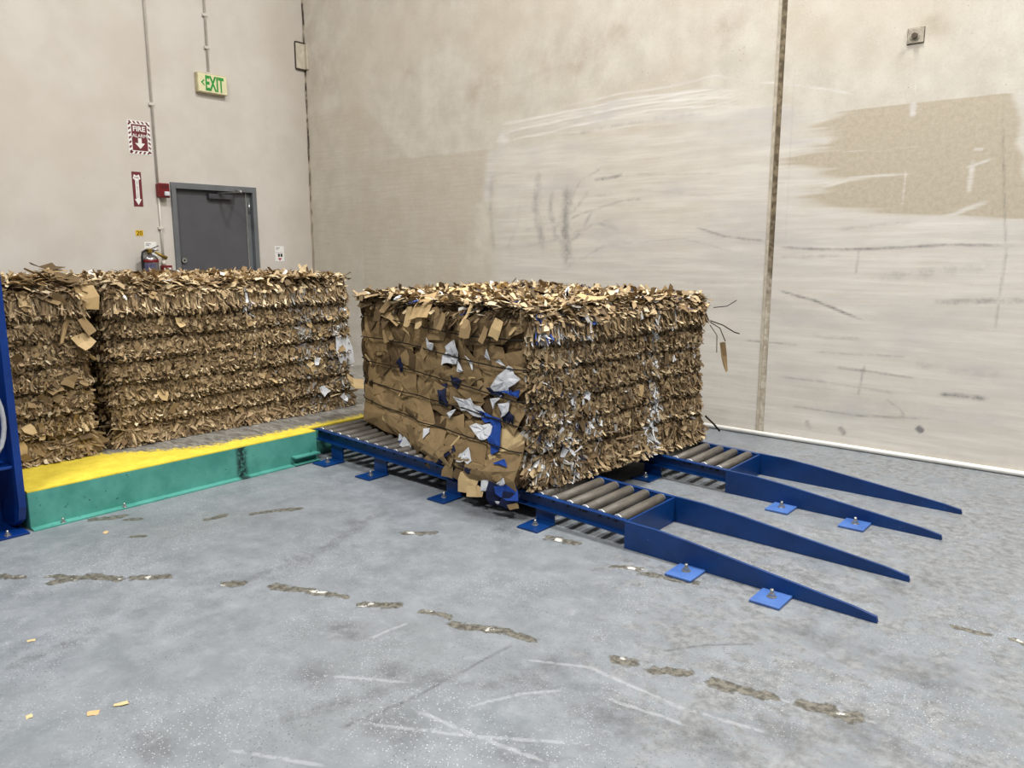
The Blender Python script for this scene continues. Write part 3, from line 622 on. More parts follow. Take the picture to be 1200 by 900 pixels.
cyl('hose_fitting', (PX+.03, -4.72, .83), (PX+.07, -4.675, .80), .02, plain('fitting_white', (214, 214, 210), .4), po, 10)
cyl('hose_hook', (PX-.2, -4.735, .785), (PX+.08, -4.735, .785), .008, MCHR, po, 8)

# ------------------------------------------------------------------ cardboard
def mat_attr():
    t = NT('cardboard_flakes'); a = t.attr('tint'); n = t.noise(60, 4, .65)
    col = t.mix(t.ramp(n, .3, .7), a.outputs['Color'], t.mix(.28, a.outputs['Color'], L4(60, 44, 26))); return t.done(col, .8)
MFLK = mat_attr()
def mat_card(name, rgb, dark):
    t = NT(name); t.b.inputs['Specular IOR Level'].default_value = .2
    inf = t.n('ShaderNodeObjectInfo').outputs['Random']
    base = t.mix(inf, L4(*rgb), L4(*dark)); col = t.mix(t.math('MULTIPLY', t.ramp(t.noise(9, 5, .65), .4, .75), .35), base, L4(*[max(0, int(c*.62)) for c in dark]))
    t.bump(t.noise(14, 4, .6), .25, .008)
    return t.done(col, .75)
MK = mat_card('kraft_cardboard', (160, 135, 98), (134, 112, 80)); MT = mat_card('light_cardboard', (212, 186, 140), (186, 158, 114)); MD = mat_card('dark_cardboard', (114, 94, 67), (88, 71, 50))
MWP_ = mat_card('white_board', (224, 226, 230), (206, 208, 214)); MBP = mat_card('blue_print_board', (40, 82, 168), (28, 58, 132)); MNV = mat_card('navy_print_board', (26, 32, 62), (38, 44, 74))
MCORE = plain('pressed_cardboard', (92, 72, 46), .9, 0, .35, 40); MWIRE = plain('baling_wire', (34, 30, 27), .5, .4)
PAL = {k: lin(v) for k, v in dict(kraft=(154, 132, 99), mid=(172, 149, 115), tan=(206, 184, 145), pale=(226, 208, 175), dark=(103, 85, 62), brown=(133, 109, 79), white=(226, 228, 230), blue=(44, 80, 160), navy=(30, 36, 62), grey=(150, 146, 140)).items()}
def pick(n, w):
    ks = list(w); p = np.array([w[k] for k in ks], float); p /= p.sum()
    c = np.stack([PAL[k] for k in ks])[RNG.choice(len(ks), n, p=p)]
    return c*RNG.uniform(.82, 1.28, (n, 1))
def build_flakes(name, P, N, D, Ln, Wd, roll, yaw_, tilt, curl, colr, parent, zmin=0.0):
    def rot(v, k, a):
        c, s = np.cos(a)[:, None], np.sin(a)[:, None]; return v*c+np.cross(k, v)*s+k*(np.sum(k*v, 1)[:, None])*(1-c)
    N = N/np.linalg.norm(N, axis=1)[:, None]; t = D-N*np.sum(D*N, 1)[:, None]; t /= np.linalg.norm(t, axis=1)[:, None]
    t = rot(t, N, roll); s = np.cross(N, t); s2 = rot(s, t, yaw_); n2 = rot(N, t, yaw_)
    t1 = rot(t, s2, -tilt); t2 = rot(t1, s2, -curl)
    h = (Ln/2)[:, None]; k = P.shape[0]; w = (Wd/2)[:, None]
    c0 = P; c1 = P+t1*h; c2 = c1+t2*h
    j = lambda a: RNG.uniform(1-a, 1+a, (k, 1))
    V = np.stack([c0-s2*w*j(.3), c0+s2*w*j(.3), c1-s2*w*j(.25), c1+s2*w*j(.25), c2-s2*w*j(.5)+t2*h*RNG.uniform(-.4, .3, (k, 1)), c2+s2*w*j(.5)+t2*h*RNG.uniform(-.4, .3, (k, 1))], 1).reshape(-1, 3)
    V[:, 2] = np.maximum(V[:, 2], zmin); b = np.arange(k)[:, None]*6
    Q = np.stack([np.concatenate([b+0, b+1, b+3, b+2], 1), np.concatenate([b+2, b+3, b+5, b+4], 1)], 1).reshape(-1, 4)
    me = np_mesh(name, V, Q); a = me.color_attributes.new('tint', 'FLOAT_COLOR', 'POINT')
    cc = np.concatenate([np.repeat(colr, 6, 0), np.ones((k*6, 1))], 1); a.data.foreach_set('color', cc.astype(np.float32).reshape(-1))
    o = link_mesh(name, me, MFLK, parent); o['kind'] = 'stuff'; return o
# torn pieces: shared meshes, one set per material
def scrap_mesh(mat, seed, kind):
    r = random.Random(seed); n = r.choice((7, 8, 9)); pts = []
    asp = r.uniform(.45, .95) if kind != 'strip' else r.uniform(.14, .25)
    n = 8; sk = r.uniform(-.15, .15)
    for x, y in ((1, -1), (1.0, 0), (1, 1), (0, 1), (-1, 1), (-1, 0), (-1, -1), (0, -1)):
        jx = r.uniform(-.16, .12); x = x*(1+jx); y = y*(1+r.uniform(-.22, .12)) if x or y else y
        pts.append((x+sk*y*.5, (y+r.uniform(-.12, .12))*asp))
    cut = r.choice((0, 2, 4, 6)); pts[cut] = (pts[cut][0]*r.uniform(.45, .9), pts[cut][1]*r.uniform(.45, .9))
    bend = r.uniform(-.25, .25) if kind != 'curl' else r.uniform(.35, .6); fold = r.uniform(-.12, .12); th = .035
    zf = lambda x, y: bend*x*x*.6+fold*abs(y-.2*x)+r.uniform(-.03, .03)
    top = [(x, y, zf(x, y)) for x, y in pts]; mid = [(x*.5, y*.5, zf(x*.5, y*.5)) for x, y in pts[::2]]
    bm = bmesh.new(); T = [bm.verts.new(p) for p in top]; B = [bm.verts.new((x, y, z-th)) for x, y, z in top]; c1 = bm.verts.new((r.uniform(-.15, .15), r.uniform(-.1, .1), r.uniform(-.05, .08))); c2 = bm.verts.new((c1.co.x, c1.co.y, c1.co.z-th))
    for i in range(n):
        j = (i+1) % n; bm.faces.new((T[i], T[j], c1)); bm.faces.new((B[j], B[i], c2)); bm.faces.new((T[j], T[i], B[i], B[j]))
    me = bpy.data.meshes.new('cardboard_piece'); bm.normal_update(); bm.to_mesh(me); bm.free(); me.materials.append(mat); return me
SM = {}
for mi, m in enumerate((MK, MT, MD, MWP_, MBP, MNV)):
    for kd in ('flat', 'curl', 'strip'):
        SM[(m.name, kd)] = [scrap_mesh(m, mi*100+i*7+len(kd), kd) for i in range(7)]
def scrap(parent, p, n, d, size, mat, kind='flat', tilt=0.0, name='cardboard_piece'):
    """a torn piece at p facing n, its long axis along d"""
    n = Vector(n).normalized(); d = Vector(d); d = (d-n*d.dot(n)).normalized(); s = n.cross(d)
    M = Matrix((( d.x, s.x, n.x, p[0]), (d.y, s.y, n.y, p[1]), (d.z, s.z, n.z, p[2]), (0, 0, 0, 1)))
    if tilt: M = M @ Matrix.Rotation(tilt, 4, random.choice('XY'))
    o = bpy.data.objects.new(name, random.choice(SM[(mat.name, kind)])); COL.objects.link(o)
    o.matrix_basis = M @ Matrix.Diagonal((size, size, size, 1))
    if parent: adopt(o, parent)
    return o

class Bale:
    def __init__(s, corners, z0, z1, straps, label, belly=None, seed=1, base=None):
        s.c = [np.array(c, float) for c in corners]; s.z0, s.z1, s.straps = z0, z1, sorted(straps); s.seed = seed; s.belly = belly; s.base = base
        ctr = sum(s.c)/4; s.root = thing('cardboard_bale', label, 'bale', (ctr[0], ctr[1], z0), 'pressed cardboard bales')
        s.top_edges = s.straps+[z1+.02]; s.core()
    def frame(s, e):
        a, b = s.c[e], s.c[(e+1) % 4]; d = b-a; L = np.hypot(*d); d = d/L; return a, d, np.array([d[1], -d[0]]), L
    def off(s, e, u, z):
        """outward offset: bulges between the wires, rounded corners and rims, lumps"""
        L = s.frame(e)[3]; ed = [s.z0]+s.straps+[s.z1+.05]; o = np.zeros_like(u)
        amp = .035 if e in (0, 2) else .012
        for a, b in zip(ed[:-1], ed[1:]):
            t = np.clip((z-a)/(b-a), 0, 1); m = (z >= a) & (z <= b); o = np.where(m, amp*(np.sqrt(np.sin(np.pi*np.clip(t, .001, .999)))-.6+.35*(1-t)), o)
        o = o+.035*(fbm(u, z, 2.2, s.seed*10+e)-.5)*2+.016*(fbm(u, z, 9, s.seed*10+e+5)-.5)*2
        r = .09; du = np.minimum(u, L-u); o = o-.05*np.clip(1-du/r, 0, 1)**2; dz = s.z1-z; o = o-.06*np.clip(1-dz/.10, 0, 1)**2
        o = o-.025*np.clip(1-(z-s.z0)/.06, 0, 1)**2
        if s.belly: o = o+s.belly(e, u, z, L)
        return o
    def surf(s, e, u, z, extra=0.0):
        a, d, n, L = s.frame(e); o = s.off(e, u, z)+extra
        X = a[0]+d[0]*u+n[0]*o; z = z+0*u
        if s.base: z = z+(s.base(X)-s.z0)*(1-np.clip((z-s.z0)/(s.z1-s.z0), 0, 1))
        return np.stack([X, a[1]+d[1]*u+n[1]*o, z], -1)
    def ztop(s, x, y):
        return s.z1-.01+.05*(fbm(x, y, 1.6, s.seed+90)-.5)+.03*(fbm(x, y, 7, s.seed+95)-.5)
    def core(s):
        zs = np.linspace(s.z0+.012, s.z1-.012, 44); ring = []
        for e in range(4):
            L = s.frame(e)[3]; n = int(L/.03); ring += [(e, L*i/n) for i in range(n)]
        E_ = np.array([r[0] for r in ring]); U = np.array([r[1] for r in ring]); rows = []
        for z in zs:
            P = np.zeros((len(ring), 3))
            for e in range(4):
                m = E_ == e; P[m] = s.surf(e, U[m], np.full(m.sum(), z), -.014)
            rows.append(P)
        c = rows[-1].mean(0)
        for k in (.97, .85, .65, .4, .15):
            P = c+(rows[43]-c)*k; P[:, 2] = s.ztop(P[:, 0], P[:, 1])-.015; rows.append(P)
        V = np.concatenate(rows); n = len(ring); R = len(rows)
        i = np.arange(n); j = (i+1) % n; Q = np.concatenate([np.stack([r*n+i, r*n+j, (r+1)*n+j, (r+1)*n+i], 1) for r in range(R-1)])
        me = np_mesh('pressed_core', V, Q); link_mesh('pressed_core', me, MCORE, s.root)
    def wires(s, faces=(0, 1, 2, 3)):
        for k, z in enumerate(s.straps):
            pts = []
            for e in range(4):
                a, d, n, L = s.frame(e); N = int(L/.06); us = np.linspace(.02, L-.02, N); zz = z+.012*np.sin(us*3+k+e)
                P = s.surf(e, us, np.full(N, z), (.004 if e in (0, 2) else .034)); P[:, 2] += zz-z; pts += list(P)
            tube('baling_wire', pts, .0042, MWIRE, s.root, 5, True)
    def fringe(s, e, dens, w, clusters=(), u0=0.0, u1=None):
        """edge-on torn layers on a long face: thousands of small flakes"""
        a, d, n, L = s.frame(e); u1 = L if u1 is None else u1; k = int(dens*(u1-u0)*(s.z1-s.z0))
        u = RNG.uniform(u0, u1, k); z = RNG.uniform(s.z0+.02, s.z1, k); ed = np.array([s.z0]+s.straps+[s.z1+.02])
        b = np.clip(np.searchsorted(ed, z)-1, 0, len(ed)-2); lo, hi = ed[b], ed[b+1]; t = (z-lo)/(hi-lo)
        topband = b >= len(ed)-2; botband = b == 0
        P = s.surf(e, u, z, RNG.uniform(-.018, .006, k)); N = np.tile([n[0], n[1], 0.], (k, 1)); D = np.tile([0., 0., -1.], (k, 1))
        Ln = np.where(topband | botband, RNG.uniform(.05, .12, k), RNG.uniform(.02, .05, k)); Ln = np.minimum(Ln, (z-lo)*1.1+.02); Wd = np.where(topband, RNG.uniform(.006, .016, k), RNG.uniform(.007, .022, k))
        big = RNG.random(k) < .06; Wd = np.where(big, Wd*2.0, Wd)
        lip = (t < .30) & (RNG.random(k) < .5)
        roll = np.where(topband, RNG.normal(0, .13, k), RNG.normal(.0, .62, k)); yw = np.where(topband, RNG.uniform(-1.35, 1.35, k), RNG.uniform(-1.25, 1.25, k))
        tilt = np.where(lip, RNG.uniform(.4, 1.0, k), RNG.uniform(.0, .28, k)); curl = np.where(lip, RNG.uniform(.1, .6, k), RNG.uniform(-.5, .5, k))
        c = pick(k, w); lc = pick(k, dict(tan=3, pale=2, mid=3, kraft=2)); c = np.where((lip & (RNG.random(k) < .5))[:, None], lc, c)
        for (uc, zc, su, sz, key, pr) in clusters:
            q = pr*np.exp(-((u-uc)/su)**2-((z-zc)/sz)**2); m = RNG.random(k) < q; c = np.where(m[:, None], pick(k, {key: 1}), c)
        return [P, N, D, Ln, Wd, roll, yw, tilt, curl, c]
    def top(s, dens, w):
        (x0, y0), (x1, y1) = np.min(s.c, 0), np.max(s.c, 0); k = int(dens*(x1-x0)*(y1-y0))
        A = s.c[0]; e1 = s.c[1]-A; e2 = s.c[3]-A; a = RNG.uniform(0.0, 1.0, k); b = RNG.uniform(0.0, 1.0, k); xy = A+a[:, None]*e1+b[:, None]*e2
        P = np.stack([xy[:, 0], xy[:, 1], s.ztop(xy[:, 0], xy[:, 1])+RNG.uniform(-.01, .025, k)], 1)
        N = np.stack([RNG.normal(0, .16, k), RNG.normal(0, .16, k), np.ones(k)], 1); ang = RNG.uniform(0, 6.283, k); D = np.stack([np.cos(ang), np.sin(ang), 0*ang], 1)
        return [P, N, D, RNG.uniform(.03, .10, k), RNG.uniform(.012, .04, k), 0*ang, RNG.normal(0, .22, k), RNG.normal(0, .2, k), RNG.normal(0, .4, k), pick(k, w)]
    def rim(s, e, dens, w):
        """flakes curling over the upper rim of a side"""
        a, d, n, L = s.frame(e); k = int(dens*L); u = RNG.uniform(.02, L-.02, k); z = s.z1-RNG.uniform(-.02, .07, k)
        P = s.surf(e, u, np.minimum(z, s.z1), RNG.uniform(-.04, .0, k)); P[:, 2] = z
        N = np.stack([n[0]*.5+RNG.normal(0, .2, k), n[1]*.5+RNG.normal(0, .2, k), np.full(k, 1.)], 1); D = np.stack([n[0]+RNG.normal(0, .6, k), n[1]+RNG.normal(0, .6, k), RNG.normal(-.2, .3, k)], 1)
        return [P, N, D, RNG.uniform(.03, .08, k), RNG.uniform(.010, .032, k), 0*u, RNG.normal(0, .4, k), RNG.normal(-.1, .3, k), RNG.normal(-.2, .5, k), pick(k, w)]
    def add(s, *sets):
        build_flakes('torn_layers', *[np.concatenate([q[i] for q in sets]) for i in range(10)], s.root, s.z0+.002 if not s.base else .165)
    def top_pieces(s, cnt, mats, smin=.035, smax=.085, front=None):
        A = s.c[0]; e1 = s.c[1]-A; e2 = s.c[3]-A
        for i in range(cnt):
            a, b = random.uniform(.02, .98), random.uniform(.02, .98)
            if front and random.random() < .5: (a, b) = front(a, b)
            xy = A+a*e1+b*e2; z = float(s.ztop(np.array([xy[0]]), np.array([xy[1]]))[0])+random.uniform(.005, .035); g = random.uniform(0, 6.28)
            scrap(s.root, (xy[0], xy[1], z), (random.gauss(0, .12), random.gauss(0, .12), 1), (math.cos(g), math.sin(g), 0), random.uniform(smin, smax), random.choices([m for m, _ in mats], [q for _, q in mats])[0], random.choice(('flat', 'flat', 'curl', 'strip')), random.gauss(0, .1))
    def side_pieces(s, e, cnt, mats, smin, smax, u0=.03, u1=None, za=None, zb=None):
        a, d, n, L = s.frame(e); u1 = L-.03 if u1 is None else u1
        for i in range(cnt):
            u = random.uniform(u0, u1); z = random.uniform(za or s.z0+.04, zb or s.z1-.05); p = s.surf(e, np.array([u]), np.array([z]), random.uniform(.002, .016))[0]
            nn = (n[0]+random.gauss(0, .2), n[1]+random.gauss(0, .2), random.gauss(.25, .3))
            scrap(s.root, p, nn, (d[0]*random.uniform(-.7, .7), d[1]*random.uniform(-.7, .7), -1), random.uniform(smin, smax), random.choices([m for m, _ in mats], [q for _, q in mats])[0], random.choice(('flat', 'flat', 'curl')), random.gauss(0, .15))

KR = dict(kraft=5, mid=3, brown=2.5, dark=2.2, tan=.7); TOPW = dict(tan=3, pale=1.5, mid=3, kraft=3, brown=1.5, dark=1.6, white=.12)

# --- rear bales on the platform
STR = (1.075, .93, .785, .635, .49, .36)
b1 = Bale([(3.15, -3.875), (3.15, -1.97), (1.55, -1.97), (1.55, -3.875)], .212, 1.265, STR, 'rear cardboard bale on the platform in front of the grey door', seed=3)
b1.wires()
G = [(.98, 1.2, .025, .14, 'white', .9), (.93, 1.30, .08, .04, 'white', .7), (1.46, .9, .07, .6, 'grey', .5), (1.85, .7, .10, .4, 'white', .2), (1.75, .6, .1, .3, 'grey', .3), (1.5, 1.0, .3, .5, 'grey', .12)]
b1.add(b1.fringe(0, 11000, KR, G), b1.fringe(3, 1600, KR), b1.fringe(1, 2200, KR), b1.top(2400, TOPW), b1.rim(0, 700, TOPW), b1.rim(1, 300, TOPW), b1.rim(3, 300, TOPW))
b1.top_pieces(110, ((MT, 3), (MK, 4), (MD, 2)), .03, .07, lambda a, b: (a, b*.2))
b1.side_pieces(0, 70, ((MK, 6), (MT, 2), (MD, 2)), .018, .04); b1.side_pieces(0, 16, ((MWP_, 1), (MT, 1)), .02, .04, 1.5, 1.94)
scrap(b1.root, (3.16, -2.02, .68), (1, .2, 0), (0, .1, -1), .12, MWP_, 'flat'); scrap(b1.root, (3.2, -1.98, .40), (.9, .3, .5), (0, 1, -.3), .10, MT, 'curl')
b2 = Bale([(3.15, -5.92), (3.15, -3.985), (1.55, -3.985), (1.55, -5.92)], .212, 1.272, (1.09, .95, .80, .65, .50, .37), 'rear cardboard bale beside the blue machine post', seed=5)
b2.wires()
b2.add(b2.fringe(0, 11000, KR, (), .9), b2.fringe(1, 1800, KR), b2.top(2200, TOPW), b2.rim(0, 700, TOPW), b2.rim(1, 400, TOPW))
b2.top_pieces(110, ((MT, 4), (MK, 4), (MD, 2)), .03, .08, lambda a, b: (.75+.24*a, b*.3))
b2.side_pieces(0, 70, ((MK, 6), (MT, 2), (MD, 2)), .025, .055, 1.2)
for i in range(26):   # loose heap near the gap
    y = min(-4.06, random.gauss(-4.13, .08)); hgt = 1.29+.085*math.exp(-((y+4.12)/.11)**2)*random.random()
    scrap(b2.root, (random.uniform(2.9, 3.13), y, hgt), (random.gauss(.1, .15), random.gauss(0, .2), 1), (random.gauss(0, .4), 1, 0), random.uniform(.04, .085), random.choice((MT, MK, MD, MD)), random.choice(('flat', 'strip', 'curl')))
scrap(b2.root, (3.17, -3.975, 1.19), (1, .1, .1), (0, .1, -1), .075, MT, 'flat'); scrap(b2.root, (3.19, -4.0, 1.02), (1, .2, .2), (0, .5, -1), .06, MK, 'flat')
scrap(b2.root, (3.20, -4.13, 1.02), (.9, .3, .3), (0, -.6, -1), .11, MK, 'strip'); scrap(b2.root, (3.19, -4.03, .93), (1, 0, .4), (0, .6, -1), .055, MT, 'curl')

# --- front bale on the conveyors
def belly(e, u, z, L):
    o = 0*u
    if e == 3: o = o+.10*sstep(z, .55, .2)*sstep(u, .55, 1.1)*1.0-.03*sstep(u, .95, .85)*sstep(z, .2, .8)   # u runs from L to A
    if e == 0: o = o+.03*sstep(z, .9, 1.15)
    return o
A_, B_, D_, L_ = (5.65, -2.75), (5.83, -1.05), (3.92, -.68), (3.735, -2.36)
b3 = Bale([A_, B_, D_, L_], .192, 1.165, (1.0, .853, .685, .54, .40), 'front cardboard bale with white and blue scraps sitting on the roller conveyors', belly, seed=8, base=lambda x: zr(np.clip(x, XA, XB))+.009)
b3.wires()
CL = [(.08, 1.07, .03, .07, 'white', .9), (.06, 1.10, .02, .04, 'blue', .9), (.13, 1.04, .02, .03, 'blue', .9), (.2, 1.06, .02, .05, 'white', .7), (.42, 1.05, .02, .08, 'white', .7), (.3, 1.03, .02, .06, 'white', .6), (1.12, .95, .03, .25, 'white', .5), (1.15, .55, .04, .2, 'white', .55), (1.1, .35, .05, .12, 'white', .6),
      (.25, .6, .3, .35, 'white', .07), (.25, .5, .3, .3, 'grey', .12), (.25, .5, .3, .35, 'navy', .06), (.3, .4, .03, .1, 'white', .5), (.5, .45, .05, .06, 'white', .4), (.1, .42, .06, .06, 'white', .5), (1.05, .7, .1, .4, 'grey', .12), (.2, .3, .2, .15, 'white', .12), (1.3, 1.08, .015, .05, 'white', .7)]
def frin(e, dens, w): return b3.fringe(e, dens, w)
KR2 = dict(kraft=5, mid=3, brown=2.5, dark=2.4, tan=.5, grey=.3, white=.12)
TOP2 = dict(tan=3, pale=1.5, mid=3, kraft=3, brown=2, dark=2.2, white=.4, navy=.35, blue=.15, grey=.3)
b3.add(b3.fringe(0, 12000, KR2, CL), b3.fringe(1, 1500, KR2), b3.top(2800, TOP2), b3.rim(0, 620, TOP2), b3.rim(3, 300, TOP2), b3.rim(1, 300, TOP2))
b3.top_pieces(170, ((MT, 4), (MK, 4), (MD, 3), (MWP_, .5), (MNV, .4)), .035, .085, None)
b3.side_pieces(0, 40, ((MK, 6), (MD, 2), (MT, 1)), .02, .045); b3.side_pieces(0, 16, ((MWP_, 1),), .014, .03, .05, .6, .25, .7)
# big torn sheets of the end face (edge 3 runs from L_ to A_)
a3, d3, n3, L3 = b3.frame(3)
def on3(uA, z, ex=0.0):
    return b3.surf(3, np.array([L3-uA]), np.array([z]), ex)[0]
def sheet(poly, mat, ex, jag=.008, name='cardboard_sheet', crump=.006, seed=None):
    """torn sheet lying on the end face; polygon in (metres from the near corner, height)"""
    r = random.Random(seed if seed is not None else hash(tuple(poly)) % 9999); pts = []
    n = len(poly)
    for i in range(n):
        (x0, z0), (x1, z1) = poly[i], poly[(i+1) % n]; m = max(1, min(4, int(math.hypot(x1-x0, z1-z0)/(.035 if jag > .0085 else .06))))
        for k in range(m):
            t = k/m; pts.append((x0+(x1-x0)*t+r.uniform(-jag, jag), z0+(z1-z0)*t+r.uniform(-jag, jag)))
    cx = sum(p[0] for p in pts)/len(pts); cz = sum(p[1] for p in pts)/len(pts); N3 = Vector((n3[0], n3[1], 0))
    def pos(x, z, e): 
        P = on3(x, max(z, .195), e); P[2] += z-max(z, .195); return Vector(P)
    tilt = (r.uniform(-.05, .05), r.uniform(-.07, .03))
    eo = lambda x, z: ex+(x-cx)*tilt[0]+(z-cz)*tilt[1]+r.uniform(-crump, crump)
    th = .0045
    bm = bmesh.new(); es = [eo(*p) for p in pts]; T = [bm.verts.new(pos(p[0], p[1], e)) for p, e in zip(pts, es)]; Bk = [bm.verts.new(pos(p[0], p[1], e-th)) for p, e in zip(pts, es)]
    mid = [((p[0]+cx)/2, (p[1]+cz)/2) for p in pts]; me_ = [eo(*p) for p in mid]; Mv = [bm.verts.new(pos(p[0], p[1], e)) for p, e in zip(mid, me_)]; c1 = bm.verts.new(pos(cx, cz, eo(cx, cz))); q = len(pts)
    for i in range(q):
        j = (i+1) % q; bm.faces.new((T[i], T[j], Mv[j], Mv[i])); bm.faces.new((Mv[i], Mv[j], c1)); bm.faces.new((T[j], T[i], Bk[i], Bk[j]))
    bmesh.ops.recalc_face_normals(bm, faces=bm.faces[:])
    return from_bm(name, bm, mat, b3.root)
rs = random.Random(11)
for row in range(6):
    z = .27+row*.155
    nu = 8
    for i in range(nu):
        u = .12+i*(L3-.2)/(nu-1)+rs.uniform(-.07, .07); zz = z+rs.uniform(-.05, .05)
        w = rs.uniform(.13, .22); h = rs.uniform(.09, .14); an = rs.gauss(0, .35)
        m = MK if rs.random() < .82 else (MD if rs.random() < .75 else MT)
        if zz > .98 and rs.random() < .5: m = MD
        P = []
        nn = rs.choice((4, 5, 6)); 
        for k in range(nn):
            aa = 2*math.pi*(k+.5+rs.uniform(-.25, .25))/nn; mx = max(abs(math.cos(aa)), abs(math.sin(aa))); x, y = math.cos(aa)/mx*w, math.sin(aa)/mx*h
            P.append((min(L3-.02, max(.015, u+x*math.cos(an)-y*math.sin(an))), min(1.13, max(.175, zz+x*math.sin(an)+y*math.cos(an)))))
        sheet(P, m, rs.uniform(.002, .012), .008, seed=rs.randint(0, 9999), crump=.004)
for i in range(46):   # smaller scraps between them
    u = rs.uniform(.05, L3-.06); zz = rs.uniform(.24, 1.12); p = on3(u, zz, rs.uniform(.012, .022))
    scrap(b3.root, p, (n3[0]+rs.gauss(0, .12), n3[1]+rs.gauss(0, .12), rs.gauss(.05, .12)), (d3[0], d3[1], rs.gauss(0, 1.2)), rs.uniform(.03, .075) if u > .5 else rs.uniform(.025, .06), rs.choices((MK, MD, MT), (6, 2, 1.0))[0], rs.choice(('flat', 'flat', 'strip')), rs.gauss(0, .1))
WH = [[(.81, .79), (.75, .91), (.66, .94), (.63, .87), (.65, .80)], [(.06, .80), (.15, .86), (.32, .72), (.28, .70), (.15, .71)], [(.67, .60), (.51, .62), (.32, .55), (.36, .53), (.60, .54)], [(.47, .48), (.28, .52), (.28, .44), (.35, .40), (.42, .45)], [(.53, .26), (.38, .28), (.44, .345), (.51, .30)],
      [(.17, .20), (.07, .27), (.06, .23), (.12, .19)], [(.99, .93), (.90, .90), (.93, .85), (.98, .86)], [(.64, .82), (.60, .78), (.62, .75), (.65, .77)], [(.54, .86), (.50, .80), (.47, .79), (.50, .84)], [(.22, .63), (.14, .66), (.13, .60), (.20, .56)], [(.28, .61), (.20, .68), (.30, .66)], [(.74, .50), (.66, .54), (.70, .46)], [(.93, .36), (.88, .39), (.86, .35), (.90, .32)], [(.36, .88), (.31, .87), (.33, .92)], [(.22, .89), (.18, .86), (.24, .86)]]
BL = [[(.47, .56), (.36, .57), (.26, .53), (.35, .505)], [(.31, .55), (.22, .55), (.18, .38), (.24, .36), (.29, .42)], [(.25, .70), (.10, .705), (.12, .74)], [(.18, .33), (.08, .33), (.12, .36)], [(.12, .72), (.07, .70), (.06, .74)]]
NV = [[(.84, .65), (.76, .68), (.75, .52), (.84, .54)], [(.74, .73), (.63, .71), (.65, .66), (.72, .68)], [(.78, .18), (.74, .18), (.55, .31), (.58, .335)], [(.52, .245), (.31, .27), (.33, .22), (.42, .195)], [(.36, .71), (.22, .70), (.22, .675), (.34, .68)], [(.22, .62), (.08, .60), (.12, .52), (.2, .54)], [(1.41, .73), (1.36, .76), (1.33, .68), (1.37, .66)]]
for q in NV: sheet(q, MNV, .022, .009, 'navy_scrap')
for q in BL: sheet(q, MBP, .025, .009, 'blue_scrap')
for q in WH: sheet(q, MWP_, .028, .011, 'white_scrap')
sheet([(.62, .44), (.33, .46), (.26, .30), (.55, .26), (.70, .34)], MK, .019, .006, seed=4); sheet([(.95, .36), (.72, .40), (.60, .20), (.82, .18), (.97, .22)], MK, .020, .008, seed=5); sheet([(.42, .30), (.12, .34), (.06, .30), (.17, .19), (.48, .185)], MK, .020, .006, seed=6)
sheet([(1.9, .50), (1.2, .46), (1.05, .38), (1.3, .20), (1.9, .22)], MK, .016, .008, seed=7); sheet([(.58, .325), (.70, .31), (.82, .19), (.77, .18)], MK, .024, .003, seed=9)
# hanging lump under the near corner
def lump(u, z, size, mat, kind, nn): 
    p = on3(u, .2, .03); scrap(b3.root, (p[0], p[1], z), nn, (1, .2, rs.uniform(-.5, .5)), size, mat, kind)
for u, z, sz, m, k, nn in ((.42, .135, .085, MT, 'flat', (-.1, -1, .25)), (.34, .105, .06, MT, 'curl', (.1, -1, .3)), (.24, .155, .06, MWP_, 'flat', (0, -1, .2)), (.12, .145, .075, MNV, 'curl', (.4, -1, .1)), (.07, .16, .06, MBP, 'flat', (.5, -1, .3)), (.16, .11, .06, MNV, 'flat', (0, -1, -.2)), (.05, .12, .05, MNV, 'flat', (.7, -1, 0)), (.1, .09, .045, MWP_, 'strip', (.3, -1, 0)), (.03, .09, .03, MK, 'flat', (.5, -1, 0)), (.62, .165, .05, MK, 'curl', (0, -1, .1)), (.85, .175, .045, MK, 'flat', (0, -1, .1)), (.5, .16, .07, MD, 'flat', (0, -1, 0)),
                           (1.27, .20, .05, MBP, 'flat', (0, -1, .3)), (1.21, .20, .045, MWP_, 'flat', (.1, -1, .2)), (1.3, .225, .03, MWP_, 'flat', (0, -1, .2))): lump(u, z, sz, m, k, nn)
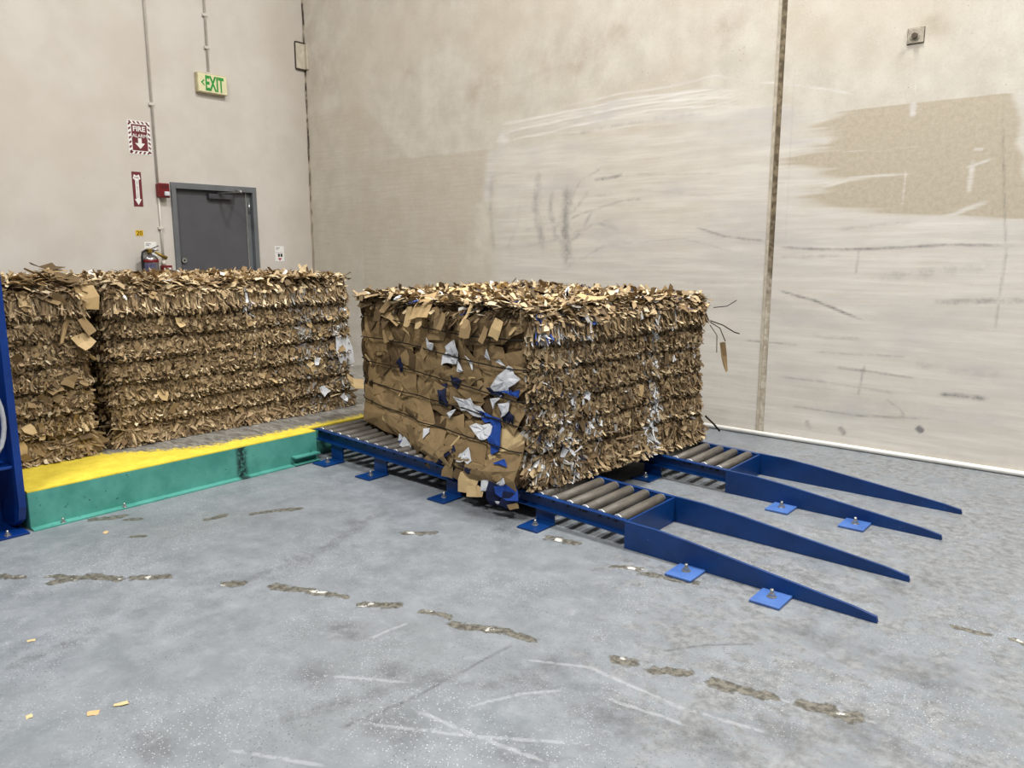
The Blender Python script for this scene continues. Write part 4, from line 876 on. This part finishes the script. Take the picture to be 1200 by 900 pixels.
# shreds hanging over the rim of the end face
for i in range(46):
    u = rs.choice((rs.uniform(1.1, 1.85), rs.uniform(.1, 1.9))); ln = rs.uniform(.04, .095); p = on3(u, 1.12, rs.uniform(.0, .03))
    scrap(b3.root, (p[0], p[1], rs.uniform(1.03, 1.13)), (n3[0]+rs.gauss(0, .3), n3[1], rs.gauss(.4, .3)), (d3[0]*rs.gauss(0, .6), d3[1]*rs.gauss(0, .6)-.1, -1), ln, rs.choices((MD, MK, MT), (6, 3, .5))[0], rs.choice(('strip', 'strip', 'strip', 'curl')))
for u, z, sz, m in ((1.02, 1.14, .10, MT), (1.03, 1.06, .075, MT), (1.2, 1.05, .07, MT), (.24, 1.05, .055, MT), (1.5, 1.12, .08, MK), (1.62, 1.06, .075, MD), (.75, 1.05, .055, MK), (.5, 1.03, .06, MK), (.36, 1.0, .05, MK)):
    p = on3(u, min(z, 1.12), .05); scrap(b3.root, (p[0], p[1], z), (n3[0]*.8, n3[1]*.8, .7 if z > 1.1 else .25), (d3[0]*rs.uniform(-.35, .35), d3[1]*.3, -1), sz, m, 'flat')
# loose wire ends and a strip at the far corner
far = np.array([5.87, -1.02, .95])
for pts, r, m, nm in (([(5.86, -1.03, 1.0), (5.93, -.98, .97), (5.99, -.92, .92), (6.02, -.9, .91)], .004, MWIRE, 'loose_wire'), ([(5.86, -1.03, .99), (5.92, -1.0, .95), (5.96, -.99, .86)], .0035, MWIRE, 'loose_wire'), ([(5.86, -1.03, .97), (5.9, -1.0, .9), (5.9, -.99, .78)], .003, MWIRE, 'loose_wire'), ([(5.88, -1.03, 1.09), (5.95, -.97, 1.10), (6.0, -.93, 1.14)], .003, MWIRE, 'loose_wire'), ([(5.85, -1.02, .33), (5.9, -.98, .27), (5.93, -.95, .22)], .007, MWIRE, 'loose_wire')):
    tube(nm, pts, r, m, b3.root, 5)
scrap(b3.root, (5.955, -.99, .755), (.5, -.8, 0), (.1, .1, -1), .11, MK, 'strip')

# ------------------------------------------------------------------ loose cardboard bits on the floor
for x, y, sz, m, lab in ((5.72, -5.0, .032, MT, 'larger tan cardboard bit lying on the open grey floor'), (5.70, -5.08, .026, MT, 'smaller tan cardboard bit lying on the open grey floor, left of the larger one'), (5.02, -5.03, .02, MT, 'tiny tan cardboard bit on the floor at the left picture edge'),
                         (6.445, -1.92, .022, MT, 'small cardboard crumb on the floor between the two conveyors'), (5.56, -5.22, .018, MT, 'tiny cardboard flake on the floor farthest left of the three loose bits'), (4.05, -4.34, .022, MT, 'small tan cardboard flake on the floor in front of the green platform')):
    sz *= .68; o = scrap(None, (x, y, sz*.2), (random.gauss(0, .05), random.gauss(0, .05), 1), (math.cos(x*9), math.sin(x*9), 0), sz, m, 'flat', name='cardboard_bit'); tag(o, lab, 'cardboard', 'loose cardboard bits on the floor')
